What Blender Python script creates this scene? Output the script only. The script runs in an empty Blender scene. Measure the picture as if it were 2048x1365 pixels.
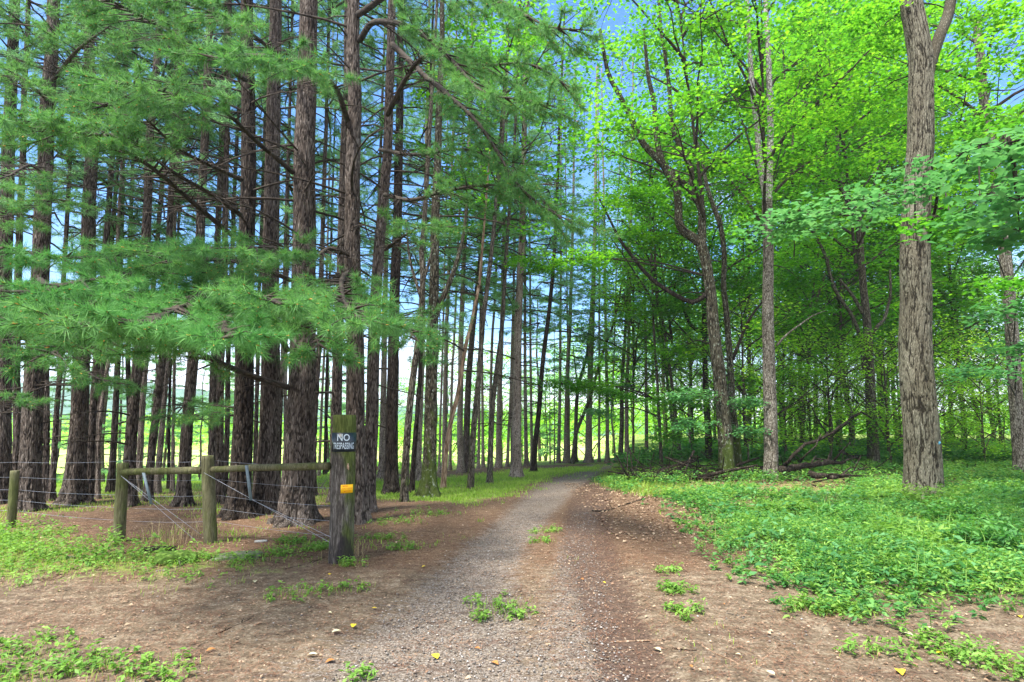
import bpy, math
import numpy as np
from mathutils import Vector

# ------------------------------------------------------------------ camera
SC = bpy.context.scene
F = 1138.0                      # focal length in photo pixels (photo is 2048 wide)
PITCH = math.radians(5.0)
SHIFT = 0.0356
CAMZ = 1.6
cam_data = bpy.data.cameras.new("camera")
cam_data.sensor_width = 36.0
cam_data.lens = 36.0 * F / 2048.0
cam_data.shift_y = SHIFT
cam_data.clip_start = 0.05
cam_data.clip_end = 3000.0
cam = bpy.data.objects.new("camera", cam_data)
SC.collection.objects.link(cam)
cam.location = (0, 0, CAMZ)
cam.rotation_euler = (math.radians(90) + PITCH, 0, 0)
SC.camera = cam

# ------------------------------------------------------------------ world
SUN_EL, SUN_AZ = math.radians(62), math.radians(225)   # azimuth clockwise from +Y
world = bpy.data.worlds.new("World")
SC.world = world
world.use_nodes = True
wn = world.node_tree
wn.nodes.clear()
w_out = wn.nodes.new("ShaderNodeOutputWorld")
w_bg = wn.nodes.new("ShaderNodeBackground")
w_sky = wn.nodes.new("ShaderNodeTexSky")
w_sky.sky_type = 'NISHITA'
w_sky.sun_disc = False
w_sky.sun_elevation = SUN_EL
w_sky.sun_rotation = SUN_AZ
w_sky.air_density = 1.0
w_sky.dust_density = 0.0
w_sky.ozone_density = 6.0
w_bg.inputs['Strength'].default_value = 0.10
# a soft bank of cloud low over the valley and a few high wisps
w_tc = wn.nodes.new("ShaderNodeTexCoord")
w_sep = wn.nodes.new("ShaderNodeSeparateXYZ")
wn.links.new(w_tc.outputs['Generated'], w_sep.inputs[0])
w_map = wn.nodes.new("ShaderNodeMapping")
w_map.inputs['Scale'].default_value = (1.6, 1.6, 4.5)
w_map.inputs['Location'].default_value = (0.35, 0.1, 0.2)
wn.links.new(w_tc.outputs['Generated'], w_map.inputs[0])
w_noi = wn.nodes.new("ShaderNodeTexNoise")
w_noi.inputs['Scale'].default_value = 1.7
w_noi.inputs['Detail'].default_value = 7
w_noi.inputs['Roughness'].default_value = 0.55
wn.links.new(w_map.outputs[0], w_noi.inputs[0])
w_el = wn.nodes.new("ShaderNodeMapRange")      # cloudier towards the horizon
w_el.inputs['From Min'].default_value = 0.0
w_el.inputs['From Max'].default_value = 0.30
w_el.inputs['To Min'].default_value = 0.46
w_el.inputs['To Max'].default_value = -0.08
wn.links.new(w_sep.outputs['Z'], w_el.inputs[0])
w_add = wn.nodes.new("ShaderNodeMath")
w_add.operation = 'ADD'
wn.links.new(w_noi.outputs['Fac'], w_add.inputs[0])
w_bk = wn.nodes.new("ShaderNodeMapRange")      # unseen white cloud added behind and overhead for soft fill, a blue gap ahead
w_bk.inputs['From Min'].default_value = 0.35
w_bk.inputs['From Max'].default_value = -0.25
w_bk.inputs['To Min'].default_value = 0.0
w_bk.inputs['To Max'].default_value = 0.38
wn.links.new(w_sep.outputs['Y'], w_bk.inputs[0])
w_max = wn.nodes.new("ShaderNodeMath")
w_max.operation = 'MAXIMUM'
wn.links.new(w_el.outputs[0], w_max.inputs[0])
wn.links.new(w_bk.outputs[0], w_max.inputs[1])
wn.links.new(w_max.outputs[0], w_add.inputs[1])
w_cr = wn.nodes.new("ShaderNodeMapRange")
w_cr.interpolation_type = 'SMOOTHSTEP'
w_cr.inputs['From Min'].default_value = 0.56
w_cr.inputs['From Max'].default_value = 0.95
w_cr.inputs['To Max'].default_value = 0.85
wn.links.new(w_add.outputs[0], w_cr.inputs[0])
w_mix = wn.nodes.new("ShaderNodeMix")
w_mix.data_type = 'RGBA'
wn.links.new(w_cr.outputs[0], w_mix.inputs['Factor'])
w_hsv = wn.nodes.new("ShaderNodeHueSaturation")
w_hsv.inputs['Saturation'].default_value = 1.2
w_hsv.inputs['Value'].default_value = 1.4
wn.links.new(w_sky.outputs[0], w_hsv.inputs['Color'])
wn.links.new(w_hsv.outputs[0], w_mix.inputs['A'])
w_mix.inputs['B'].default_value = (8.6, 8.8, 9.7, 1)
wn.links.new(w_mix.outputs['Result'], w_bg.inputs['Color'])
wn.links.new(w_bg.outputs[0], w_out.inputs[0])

sun_d = bpy.data.lights.new("sun", 'SUN')
sun_d.energy = 4.6
sun_d.angle = math.radians(10)
sun_d.color = (1.0, 0.96, 0.88)
sun = bpy.data.objects.new("sun", sun_d)
SC.collection.objects.link(sun)
_s = Vector((math.sin(SUN_AZ) * math.cos(SUN_EL), math.cos(SUN_AZ) * math.cos(SUN_EL), math.sin(SUN_EL)))
sun.rotation_euler = _s.to_track_quat('Z', 'Y').to_euler()

SC.view_settings.view_transform = 'Standard'
SC.view_settings.look = 'None'
SC.view_settings.gamma = 1.0
SC.view_settings.exposure = 1.45
SC.render.engine = 'CYCLES'
cy = SC.cycles
cy.max_bounces = 7
cy.diffuse_bounces = 4
cy.glossy_bounces = 1
cy.transmission_bounces = 4
cy.transparent_max_bounces = 4
cy.caustics_reflective = False
cy.caustics_refractive = False
cy.use_denoising = True
cy.sample_clamp_indirect = 6.0

RNG = np.random.default_rng(7)

# ------------------------------------------------------------------ helpers
_cp, _sp = math.cos(PITCH), math.sin(PITCH)
def ray(px, py):
    u = (px - 1024.0) / F
    v = -(py - 682.5) / F + SHIFT * 2048.0 / F
    return np.array([u, _cp - v * _sp, _sp + v * _cp])

def at(px, py, d):
    """the world point at forward distance d seen at photo pixel (px, py)"""
    r = ray(px, py)
    return np.array([0, 0, CAMZ]) + r * (d / r[1])

def vnoise(p, seed=0):
    """value noise of an (N,3) array, about -1..1"""
    p = np.asarray(p, float)
    i = np.floor(p).astype(np.int64)
    f = p - i
    f = f * f * (3 - 2 * f)
    def h(ix, iy, iz):
        n = (ix * 374761393 + iy * 668265263 + iz * 2147483647 + seed * 974634777) & 0xffffffff
        n = ((n ^ (n >> 13)) * 1274126177) & 0xffffffff
        return ((n ^ (n >> 16)) & 0xffff) / 32767.5 - 1
    r = 0
    for dx in (0, 1):
        wx = f[:, 0] if dx else 1 - f[:, 0]
        for dy in (0, 1):
            wy = f[:, 1] if dy else 1 - f[:, 1]
            for dz in (0, 1):
                wz = f[:, 2] if dz else 1 - f[:, 2]
                r = r + wx * wy * wz * h(i[:, 0] + dx, i[:, 1] + dy, i[:, 2] + dz)
    return r

def n2(x, y, s, seed=0):
    x = np.asarray(x, float); y = np.asarray(y, float)
    sh = np.broadcast(x, y).shape
    x = np.broadcast_to(x, sh).ravel(); y = np.broadcast_to(y, sh).ravel()
    return vnoise(np.stack([x / s, y / s, np.full(x.shape, seed * 7.31)], 1), seed).reshape(sh)

def sstep(a, b, x):
    t = np.clip((x - a) / (b - a), 0, 1)
    return t * t * (3 - 2 * t)

def in_poly(x, y, poly):
    """signed distance to a polygon, positive inside"""
    x = np.asarray(x, float); y = np.asarray(y, float)
    ins = np.zeros(x.shape, bool)
    dmin = np.full(x.shape, 1e9)
    P = np.asarray(poly, float)
    for k in range(len(P)):
        ax, ay = P[k - 1]; bx, by = P[k]
        c = ((ay > y) != (by > y))
        with np.errstate(divide='ignore', invalid='ignore'):
            xi = (bx - ax) * (y - ay) / (by - ay + 1e-12) + ax
        ins ^= c & (x < xi)
        dx, dy = bx - ax, by - ay
        t = np.clip(((x - ax) * dx + (y - ay) * dy) / (dx * dx + dy * dy + 1e-12), 0, 1)
        dmin = np.minimum(dmin, np.hypot(x - ax - t * dx, y - ay - t * dy))
    return np.where(ins, dmin, -dmin)

def line_dist(x, y, pts):
    """distance to a polyline minus its local half width: pts = (x, y, hw)"""
    best = np.full(np.shape(x), 1e9)
    for (ax, ay, aw), (bx, by, bw) in zip(pts[:-1], pts[1:]):
        dx, dy = bx - ax, by - ay
        t = np.clip(((x - ax) * dx + (y - ay) * dy) / (dx * dx + dy * dy + 1e-12), 0, 1)
        best = np.minimum(best, np.hypot(x - ax - t * dx, y - ay - t * dy) / (aw + (bw - aw) * t))
    return best

def flat(px, py):
    r = ray(px, py)
    t = CAMZ / -r[2]
    return np.array([r[0] * t, r[1] * t])

# ground layout (metres; corner points read off the photograph on the flat)
EDGE = [(-60, 13.5), (-13, 14.8), (-9, 15.8), (-5, 20.5), (0, 25.8), (5, 28.0), (9, 31), (12, 60), (20, 110)]
GREEN_R = [tuple(flat(*p)) for p in [(2900, 1320), (2048, 1240), (1800, 1238), (1560, 1215), (1480, 1155), (1400, 1095), (1345, 1030), (1290, 1000),
           (1235, 985), (1195, 962), (1215, 940)]] + [(5.6, 27.5), (9, 31), (14, 60), (60, 120), (120, 60), (60, 8)]
GREEN_L = [tuple(flat(*p)) for p in [(-900, 1200), (0, 1185), (150, 1190), (330, 1180), (400, 1160), (520, 1165), (640, 1160), (650, 1125), (430, 1105), (225, 1085), (120, 1050), (0, 1050), (-900, 1040)]]
LAWN = [tuple(flat(*p)) for p in [(640, 965), (830, 962), (960, 948), (1216, 928), (1196, 936), (1090, 958), (1010, 990), (940, 1012), (860, 1003), (760, 1000), (690, 985)]]
TRACK_L = [(*flat(x, y), w) for x, y, w in [(780, 1480, 1.0), (850, 1365, .85), (895, 1250, .62), (940, 1160, .42), (1000, 1085, .38), (1058, 1025, .42), (1108, 978, .55), (1165, 947, .75), (1216, 930, .85)]]
TRACK_R = [(*flat(x, y), w) for x, y, w in [(1130, 1480, .42), (1140, 1365, .42), (1160, 1270, .36), (1160, 1200, .32), (1155, 1130, .26), (1155, 1070, .24), (1175, 1010, .25)]]
RUT_R = [(*flat(x, y), w) for x, y, w in [(1300, 1400, .22), (1235, 1250, .26), (1195, 1150, .30), (1175, 1080, .36), (1175, 1010, .42), (1200, 965, .5), (1235, 938, .5)]]

def edge_s(x, y):
    """metres past the rim of the level ground"""
    E = np.array(EDGE, float)
    ye = np.interp(x, E[:, 0], E[:, 1])
    return (y - ye) * np.where(x < 9, 0.85, 0.35)

def gz(x, y):
    x = np.asarray(x, float); y = np.asarray(y, float)
    s = edge_s(x, y)
    z = -2.6 * sstep(0, 16, s) - 2.2 * sstep(16, 120, s)
    z = z + 0.035 * n2(x, y, 2.3, 1) + 0.012 * n2(x, y, .6, 2)
    # gentle mound of woodland floor on the right
    gr = np.clip((x - 3.2) / 5, 0, 1)
    z = z + 0.22 * gr * sstep(9, 20, y) * (1 - sstep(0, 10, s))
    z = z - 0.030 * (1 - sstep(.6, 1.5, line_dist(x, y, TRACK_L))) - 0.035 * (1 - sstep(.5, 1.5, line_dist(x, y, RUT_R)))
    return z * sstep(-30, 1.0, y + 0 * z)

def gpt(px, py):
    """ground point seen at a photo pixel"""
    r = ray(px, py)
    t = np.geomspace(.5, 400, 1700)
    Q = np.array([0, 0, CAMZ]) + t[:, None] * r
    k = int(np.argmax(Q[:, 2] <= gz(Q[:, 0], Q[:, 1])))
    return Q[k]

COL = SC.collection
def make_obj(name, V, Fq, mats, parent=None, midx=None, smooth=False, attrs=None):
    """V (N,3); Fq list of (M,3) or (M,4) index arrays"""
    me = bpy.data.meshes.new(name)
    V = np.asarray(V, np.float32)
    if not isinstance(Fq, list): Fq = [Fq]
    Fq = [np.asarray(f, np.int32) for f in Fq if len(f)]
    me.vertices.add(len(V)); me.vertices.foreach_set('co', V.ravel())
    loops = np.concatenate([f.ravel() for f in Fq])
    tot = np.concatenate([np.full(len(f), f.shape[1], np.int32) for f in Fq])
    start = np.concatenate([[0], np.cumsum(tot)[:-1]]).astype(np.int32)
    me.loops.add(len(loops)); me.loops.foreach_set('vertex_index', loops)
    me.polygons.add(len(tot)); me.polygons.foreach_set('loop_start', start); me.polygons.foreach_set('loop_total', tot)
    for m in (mats if isinstance(mats, (list, tuple)) else [mats]): me.materials.append(m)
    if midx is not None: me.polygons.foreach_set('material_index', np.asarray(midx, np.int32))
    if smooth: me.polygons.foreach_set('use_smooth', np.ones(len(tot), bool))
    for k, a in (attrs or {}).items():
        at_ = me.attributes.new(k, 'FLOAT', 'POINT'); at_.data.foreach_set('value', np.asarray(a, np.float32))
    me.update()
    o = bpy.data.objects.new(name, me); COL.objects.link(o)
    if parent: o.parent = parent
    return o

def tag(o, label=None, cat=None, group=None, kind=None):
    if label: o['label'] = label
    if cat: o['category'] = cat
    if group: o['group'] = group
    if kind: o['kind'] = kind
    return o

def empty(name, loc, label=None, cat=None, group=None):
    o = bpy.data.objects.new(name, None); COL.objects.link(o)
    o.location = [float(v) for v in loc]; o.empty_display_size = .2
    return tag(o, label, cat, group)

class MB:
    """collects pieces (verts, faces, material index) into one mesh"""
    def __init__(s): s.V = []; s.T = []; s.Q = []; s.mt = []; s.mq = []; s.n = 0; s.S = []
    def add(s, V, tri=None, quad=None, m=0):
        V = np.asarray(V, float)
        if tri is not None and len(tri): s.T.append(np.asarray(tri) + s.n); s.mt.append(np.full(len(tri), m))
        if quad is not None and len(quad): s.Q.append(np.asarray(quad) + s.n); s.mq.append(np.full(len(quad), m))
        s.V.append(V); s.n += len(V)
    def arrays(s):
        V = np.concatenate(s.V)
        fs, ms = [], []
        if s.T: fs.append(np.concatenate(s.T)); ms.append(np.concatenate(s.mt))
        if s.Q: fs.append(np.concatenate(s.Q)); ms.append(np.concatenate(s.mq))
        return V, fs, np.concatenate(ms)
    def build(s, name, mats, parent=None, off=None, smooth=False):
        V, fs, m = s.arrays()
        if off is not None: V = V - np.asarray(off)
        return make_obj(name, V, fs, mats, parent, m, smooth)
    def tube(s, P, R, seg=6, m=0, caps=True, wob=0.0, lobes=None):
        P = np.asarray(P, float); n = len(P)
        R = np.broadcast_to(np.asarray(R, float), (n,)).copy()
        T = np.gradient(P, axis=0); T /= np.linalg.norm(T, axis=1)[:, None] + 1e-12
        a = np.array([1.0, 0, 0]) if abs(T[0][0]) < .8 else np.array([0, 1.0, 0])
        N = np.zeros_like(P)
        for k in range(n):
            a = a - T[k] * a.dot(T[k]); a /= np.linalg.norm(a) + 1e-12
            N[k] = a
        B = np.cross(T, N)
        th = np.arange(seg) * 2 * math.pi / seg
        rr = R[:, None] * np.ones(seg)[None]
        if wob: rr = rr * (1 + wob * vnoise(np.stack([np.repeat(np.arange(n) * .6, seg), np.tile(np.cos(th) * 1.3, n), np.tile(np.sin(th) * 1.3, n) + P[0, 0] * 3.7], 1), 5).reshape(n, seg))
        if lobes is not None: rr = rr * lobes(P, th)
        V = P[:, None] + rr[..., None] * (np.cos(th)[None, :, None] * N[:, None] + np.sin(th)[None, :, None] * B[:, None])
        i = np.arange(n - 1)[:, None] * seg; j = np.arange(seg)[None]; j2 = (j + 1) % seg
        Q = np.stack([i + j, i + j2, i + seg + j2, i + seg + j], -1).reshape(-1, 4)
        V = V.reshape(-1, 3); T_ = []
        if caps:
            c0, c1 = len(V), len(V) + 1
            V = np.vstack([V, P[0], P[-1]])
            k = np.arange(seg); k2 = (k + 1) % seg
            T_ = np.concatenate([np.stack([np.full(seg, c0), k2, k], 1), np.stack([np.full(seg, c1), (n - 1) * seg + k, (n - 1) * seg + k2], 1)])
        s.add(V, T_, Q, m)
    def box(s, c, size, m=0, rot=0.0, tilt=None):
        sx, sy, sz = [v / 2 for v in size]
        V = np.array([[x, y, z] for z in (-sz, sz) for y in (-sy, sy) for x in (-sx, sx)])
        cr, sr = math.cos(rot), math.sin(rot)
        V = V @ np.array([[cr, sr, 0], [-sr, cr, 0], [0, 0, 1]])
        s.add(V + np.asarray(c), None, [[0, 2, 3, 1], [4, 5, 7, 6], [0, 1, 5, 4], [2, 6, 7, 3], [0, 4, 6, 2], [1, 3, 7, 5]], m)

def spline(P, step=0.25):
    """Catmull-Rom through rows of P (any width), resampled"""
    P = np.asarray(P, float)
    if len(P) < 3:
        n = max(2, int(np.linalg.norm(P[-1, :3] - P[0, :3]) / step) + 1)
        t = np.linspace(0, 1, n)[:, None]
        return P[0] * (1 - t) + P[-1] * t
    Q = np.vstack([2 * P[0] - P[1], P, 2 * P[-1] - P[-2]])
    out = []
    for k in range(1, len(Q) - 2):
        a, b, c, d = Q[k - 1], Q[k], Q[k + 1], Q[k + 2]
        n = max(2, int(np.linalg.norm(c[:3] - b[:3]) / step))
        t = (np.arange(n) / n)[:, None]
        out.append(.5 * (2 * b + (c - a) * t + (2 * a - 5 * b + 4 * c - d) * t ** 2 + (3 * b - a - 3 * c + d) * t ** 3))
    out.append(P[-1:])
    return np.vstack(out)

def unit(v): return v / (np.linalg.norm(v, axis=-1, keepdims=True) + 1e-12)

def needles(mb, P, D, K, ln, wd, m=1, fwd=.55, rng=RNG):
    """tufts of K needles at P (N,3) around directions D (N,3)"""
    P = np.asarray(P, float); D = unit(np.asarray(D, float)); N = len(P)
    if not N: return
    r = unit(rng.normal(size=(N, K, 3)))
    d = unit(r + D[:, None] * fwd * 1.6)
    L = ln * (0.65 + .45 * rng.random((N, K, 1)))
    side = unit(np.cross(d, rng.normal(size=(N, K, 3)))) * wd * .5
    b = P[:, None] + D[:, None] * rng.uniform(-.25, .25, (N, K, 1)) * ln
    tip = b + d * L + np.array([0, 0, -.10]) * L
    V = np.stack([b - side, b + side, tip], 2).reshape(-1, 3)
    mb.add(V, np.arange(len(V)).reshape(-1, 3), None, m)

def leaves(mb, P, size, m=1, droop=.35, rng=RNG, long=1.0, up=None, fold=.25):
    """one kite-shaped folded leaf at each row of P"""
    P = np.asarray(P, float); N = len(P)
    if not N: return
    az = rng.uniform(0, 2 * math.pi, N)
    ax = np.stack([np.cos(az), np.sin(az), rng.normal(-.15, droop, N)], 1); ax = unit(ax)
    upv = unit(np.stack([rng.normal(0, droop, N), rng.normal(0, droop, N), np.ones(N)], 1)) if up is None else up
    sd = unit(np.cross(ax, upv)); nm = np.cross(sd, ax)
    s = (np.asarray(size) * (.7 + .6 * rng.random(N)))[:, None]
    b = P; t = P + ax * s * long
    mid = P + ax * s * long * .45
    l = mid + sd * s * .36 + nm * s * fold * .36; r = mid - sd * s * .36 + nm * s * fold * .36
    V = np.stack([b, r, t, l], 1).reshape(-1, 3)
    k = np.arange(N)[:, None] * 4
    T = np.concatenate([k + [[0, 1, 2]], k + [[0, 2, 3]]])
    mb.add(V, T, None, m)

# ------------------------------------------------------------------ materials
def mat(name, build):
    m = bpy.data.materials.new(name); m.use_nodes = True
    nt = m.node_tree; nt.nodes.clear()
    out = nt.nodes.new("ShaderNodeOutputMaterial")
    build(nt, out); return m

class NB:
    def __init__(s, nt): s.nt = nt
    def n(s, t, **k):
        o = s.nt.nodes.new(t)
        for a, v in k.items():
            if a.startswith('i_'): o.inputs[a[2:].replace('_', ' ')].default_value = v
            else: setattr(o, a, v)
        return o
    def l(s, a, b): s.nt.links.new(a, b)
    def noise(s, vec, scale, detail=4, rough=.55, dist=0):
        o = s.n("ShaderNodeTexNoise"); o.inputs['Scale'].default_value = scale; o.inputs['Detail'].default_value = detail
        o.inputs['Roughness'].default_value = rough; o.inputs['Distortion'].default_value = dist
        if vec is not None: s.l(vec, o.inputs['Vector'])
        return o.outputs['Fac']
    def ramp(s, fac, stops):
        o = s.n("ShaderNodeValToRGB"); e = o.color_ramp.elements
        while len(e) < len(stops): e.new(.5)
        for k, (p, c) in enumerate(stops): e[k].position = p; e[k].color = (*c, 1) if len(c) == 3 else c
        s.l(fac, o.inputs[0]); return o.outputs[0]
    def mix(s, f, a, b, mode='MIX'):
        o = s.n("ShaderNodeMix", data_type='RGBA', blend_type=mode)
        for v, i in ((f, 'Factor'), (a, 'A'), (b, 'B')):
            if hasattr(v, 'links'): s.l(v, o.inputs[i])
            else: o.inputs[i].default_value = v if i == 'Factor' else ((*v, 1) if len(v) == 3 else v)
        return o.outputs['Result']
    def math(s, op, a, b=None, c=None):
        o = s.n("ShaderNodeMath", operation=op)
        for k, v in enumerate((a, b, c)):
            if v is None: continue
            if hasattr(v, 'links'): s.l(v, o.inputs[k])
            else: o.inputs[k].default_value = v
        return o.outputs[0]
    def maprange(s, v, a, b, c=0, d=1):
        o = s.n("ShaderNodeMapRange", interpolation_type='SMOOTHSTEP')
        s.l(v, o.inputs[0])
        for k, x in zip((1, 2, 3, 4), (a, b, c, d)): o.inputs[k].default_value = x
        return o.outputs[0]
    def coords(s, scale=(1, 1, 1), rnd=True, which='Object'):
        tc = s.n("ShaderNodeTexCoord"); mp = s.n("ShaderNodeMapping"); mp.inputs['Scale'].default_value = scale
        s.l(tc.outputs[which], mp.inputs[0])
        if rnd:
            oi = s.n("ShaderNodeObjectInfo"); v = s.n("ShaderNodeVectorMath", operation='SCALE')
            v.inputs[0].default_value = (37, 51, 13); s.l(oi.outputs['Random'], v.inputs['Scale'])
            s.l(v.outputs[0], mp.inputs['Location'])
        return mp.outputs[0]
    def bump(s, h, dist=.02, strength=1.0, normal=None):
        o = s.n("ShaderNodeBump"); o.inputs['Distance'].default_value = dist; o.inputs['Strength'].default_value = strength
        s.l(h, o.inputs['Height'])
        if normal is not None: s.l(normal, o.inputs['Normal'])
        return o.outputs[0]
    def bsdf(s, col, out, rough=.85, normal=None, spec=.25):
        o = s.n("ShaderNodeBsdfPrincipled"); o.inputs['Roughness'].default_value = rough
        o.inputs['Specular IOR Level'].default_value = spec
        if hasattr(col, 'links'): s.l(col, o.inputs['Base Color'])
        else: o.inputs['Base Color'].default_value = (*col, 1)
        if normal is not None: s.l(normal, o.inputs['Normal'])
        s.l(o.outputs[0], out.inputs[0]); return o

def bark(name, dark, mid, light, zs=.16, sc=26, moss=0.0, lichen=0.0, bd=.03, crack=.5, rk=(.85, .30, .06)):
    def b(nt, out):
        B = NB(nt)
        v = B.coords((1, 1, zs))
        vo = B.n("ShaderNodeTexVoronoi", feature='DISTANCE_TO_EDGE'); vo.inputs['Scale'].default_value = sc
        # wobble the plates
        wv = B.n("ShaderNodeTexNoise"); wv.inputs['Scale'].default_value = sc * .6; wv.inputs['Detail'].default_value = 3; B.l(v, wv.inputs['Vector'])
        vm = B.n("ShaderNodeVectorMath", operation='MULTIPLY_ADD'); B.l(wv.outputs['Color'], vm.inputs[0])
        vm.inputs[1].default_value = (.09 * 26 / sc,) * 3; B.l(v, vm.inputs[2])
        B.l(vm.outputs[0], vo.inputs['Vector'])
        ed = B.maprange(vo.outputs['Distance'], 0.0, crack)
        fine = B.noise(v, sc * 2.6, 6, .65)
        h = B.math('ADD', B.math('MULTIPLY', ed, .75), B.math('MULTIPLY', fine, .45))
        ra = B.n("ShaderNodeAttribute"); ra.attribute_name = 'ridge'
        h2 = B.math('ADD', B.math('MULTIPLY', h, rk[0]), B.math('MULTIPLY_ADD', ra.outputs['Fac'], rk[1], rk[2]))
        c = B.ramp(h2, [(.18, dark), (.5, mid), (.95, light)])
        big = B.noise(B.coords((1, 1, .5)), 2.2, 4)
        c = B.mix(B.maprange(big, .3, .7, .75, 0), c, (.55, .50, .47), 'MULTIPLY')
        if moss:
            g = B.n("ShaderNodeNewGeometry"); 
            tc = B.n("ShaderNodeTexCoord"); sp = B.n("ShaderNodeSeparateXYZ"); B.l(tc.outputs['Object'], sp.inputs[0])
            low = B.maprange(sp.outputs['Z'], 0.1, 2.6, moss, moss * .35)
            mn = B.math('ADD', B.noise(B.coords((1, 1, .5)), 5, 5), low)
            c = B.mix(B.maprange(mn, .82, 1.0, 0, .85), c, (.065, .095, .018))
        if lichen:
            ln = B.noise(B.coords((1, 1, .7)), 16, 4, .6)
            c = B.mix(B.maprange(ln, 1 - lichen, 1 - lichen + .1, 0, .8), c, (.30, .34, .27))
        B.bsdf(c, out, .95, B.bump(h, bd, .9), .1)
    return mat(name, b)

M = {}
M['pine_bark'] = bark('pine_bark', (.030, .024, .020), (.125, .102, .086), (.27, .235, .205), .16, 34, bd=.03)
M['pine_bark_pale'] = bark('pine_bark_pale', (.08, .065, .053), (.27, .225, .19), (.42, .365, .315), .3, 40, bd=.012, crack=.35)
M['pine_bark_dark'] = bark('pine_bark_dark', (.012, .009, .008), (.055, .044, .036), (.15, .125, .105), .16, 34, bd=.035)
M['oak_bark'] = bark('oak_bark', (.024, .021, .015), (.118, .110, .080), (.27, .255, .195), .25, 40, bd=.012, crack=.4, rk=(.45, .40, .24))
M['mossy_bark'] = bark('mossy_bark', (.02, .018, .012), (.085, .076, .052), (.24, .22, .17), .22, 26, moss=.50, lichen=.42, bd=.025)
M['gray_bark'] = bark('gray_bark', (.05, .043, .034), (.165, .145, .115), (.34, .315, .27), .35, 26, moss=.22, lichen=.36, bd=.012, crack=.3)
M['smooth_bark'] = bark('smooth_bark', (.022, .019, .014), (.082, .072, .055), (.19, .175, .14), .22, 28, moss=.30, lichen=.3, bd=.01, crack=.3)
M['pale_limb'] = bark('pale_limb', (.14, .12, .10), (.38, .36, .33), (.60, .58, .54), .6, 14, bd=.008, crack=.25)
M['dead_wood'] = bark('dead_wood', (.16, .10, .06), (.40, .28, .19), (.62, .48, .36), .12, 20, bd=.01)
M['dark_wood'] = bark('dark_wood', (.012, .010, .008), (.045, .036, .028), (.12, .10, .08), .3, 18, bd=.02)
def twigm(nt, out):
    B = NB(nt); c = B.ramp(B.noise(B.coords(), 9, 3), [(.3, (.016, .012, .009)), (.7, (.062, .048, .036))]); B.bsdf(c, out, .9)
M['twig'] = mat('twig', twigm)

def foliage(name, cols, trans, tmix=.5, scale=.6, fine=9, rough=.55, spec=.25):
    def b(nt, out):
        B = NB(nt)
        v = B.coords((1, 1, 1), rnd=True)
        g = B.n("ShaderNodeNewGeometry")
        r = g.outputs['Random Per Island']
        a = B.noise(v, scale, 3); 
        f = B.math('ADD', B.math('MULTIPLY', a, .75), B.math('MULTIPLY', r, .42))
        c = B.ramp(f, [(.25, cols[0]), (.58, cols[1]), (.88, cols[2])])
        t = B.ramp(f, [(.25, trans[0]), (.58, trans[1]), (.88, trans[2])])
        d = B.n("ShaderNodeBsdfPrincipled"); d.inputs['Roughness'].default_value = rough; d.inputs['Specular IOR Level'].default_value = spec
        B.l(c, d.inputs['Base Color'])
        tr = B.n("ShaderNodeBsdfTranslucent"); B.l(t, tr.inputs[0])
        mx = B.n("ShaderNodeMixShader"); mx.inputs[0].default_value = tmix
        B.l(d.outputs[0], mx.inputs[1]); B.l(tr.outputs[0], mx.inputs[2]); B.l(mx.outputs[0], out.inputs[0])
    return mat(name, b)

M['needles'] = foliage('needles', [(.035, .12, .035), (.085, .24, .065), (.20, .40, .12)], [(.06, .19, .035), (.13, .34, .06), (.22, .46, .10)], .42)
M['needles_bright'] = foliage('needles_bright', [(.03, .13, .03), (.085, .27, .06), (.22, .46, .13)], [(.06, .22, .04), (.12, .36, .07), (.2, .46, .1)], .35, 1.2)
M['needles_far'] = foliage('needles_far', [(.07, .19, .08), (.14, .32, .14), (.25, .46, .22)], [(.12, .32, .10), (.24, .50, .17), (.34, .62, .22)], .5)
M['leaf'] = foliage('leaf', [(.022, .10, .012), (.055, .21, .018), (.13, .34, .025)], [(.08, .34, .012), (.20, .56, .02), (.40, .78, .03)], .52)
M['leaf_dark'] = foliage('leaf_dark', [(.018, .085, .012), (.045, .17, .02), (.09, .27, .03)], [(.05, .24, .012), (.12, .42, .02), (.24, .60, .03)], .5)
M['leaf_blue'] = foliage('leaf_blue', [(.04, .14, .05), (.08, .24, .08), (.15, .34, .13)], [(.08, .3, .06), (.14, .42, .1), (.22, .52, .14)], .4)
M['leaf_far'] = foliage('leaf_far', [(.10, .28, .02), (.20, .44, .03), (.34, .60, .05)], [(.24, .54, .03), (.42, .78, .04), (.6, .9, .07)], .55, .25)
M['weed'] = foliage('weed', [(.022, .085, .022), (.07, .21, .05), (.20, .42, .11)], [(.05, .22, .03), (.12, .40, .05), (.26, .60, .07)], .38, .7)
M['weed_bright'] = foliage('weed_bright', [(.07, .16, .025), (.14, .28, .045), (.26, .42, .08)], [(.12, .32, .02), (.24, .50, .04), (.38, .64, .07)], .35, 1.3)
M['grass'] = foliage('grass', [(.13, .22, .03), (.25, .40, .05), (.42, .54, .11)], [(.20, .44, .02), (.36, .62, .04), (.5, .72, .07)], .35, .8)
M['straw'] = foliage('straw', [(.30, .22, .10), (.42, .33, .17), (.58, .48, .28)], [(.3, .22, .1), (.4, .3, .15), (.5, .4, .2)], .3, 1)
M['litter'] = foliage('litter', [(.09, .038, .022), (.21, .095, .055), (.42, .25, .15)], [(.1, .05, .02), (.2, .1, .05), (.3, .2, .1)], .1, 2)
M['leaf_litter'] = foliage('leaf_litter', [(.16, .09, .055), (.30, .19, .12), (.52, .40, .27)], [(.1, .05, .02), (.2, .1, .05), (.3, .2, .1)], .1, 8)
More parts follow.
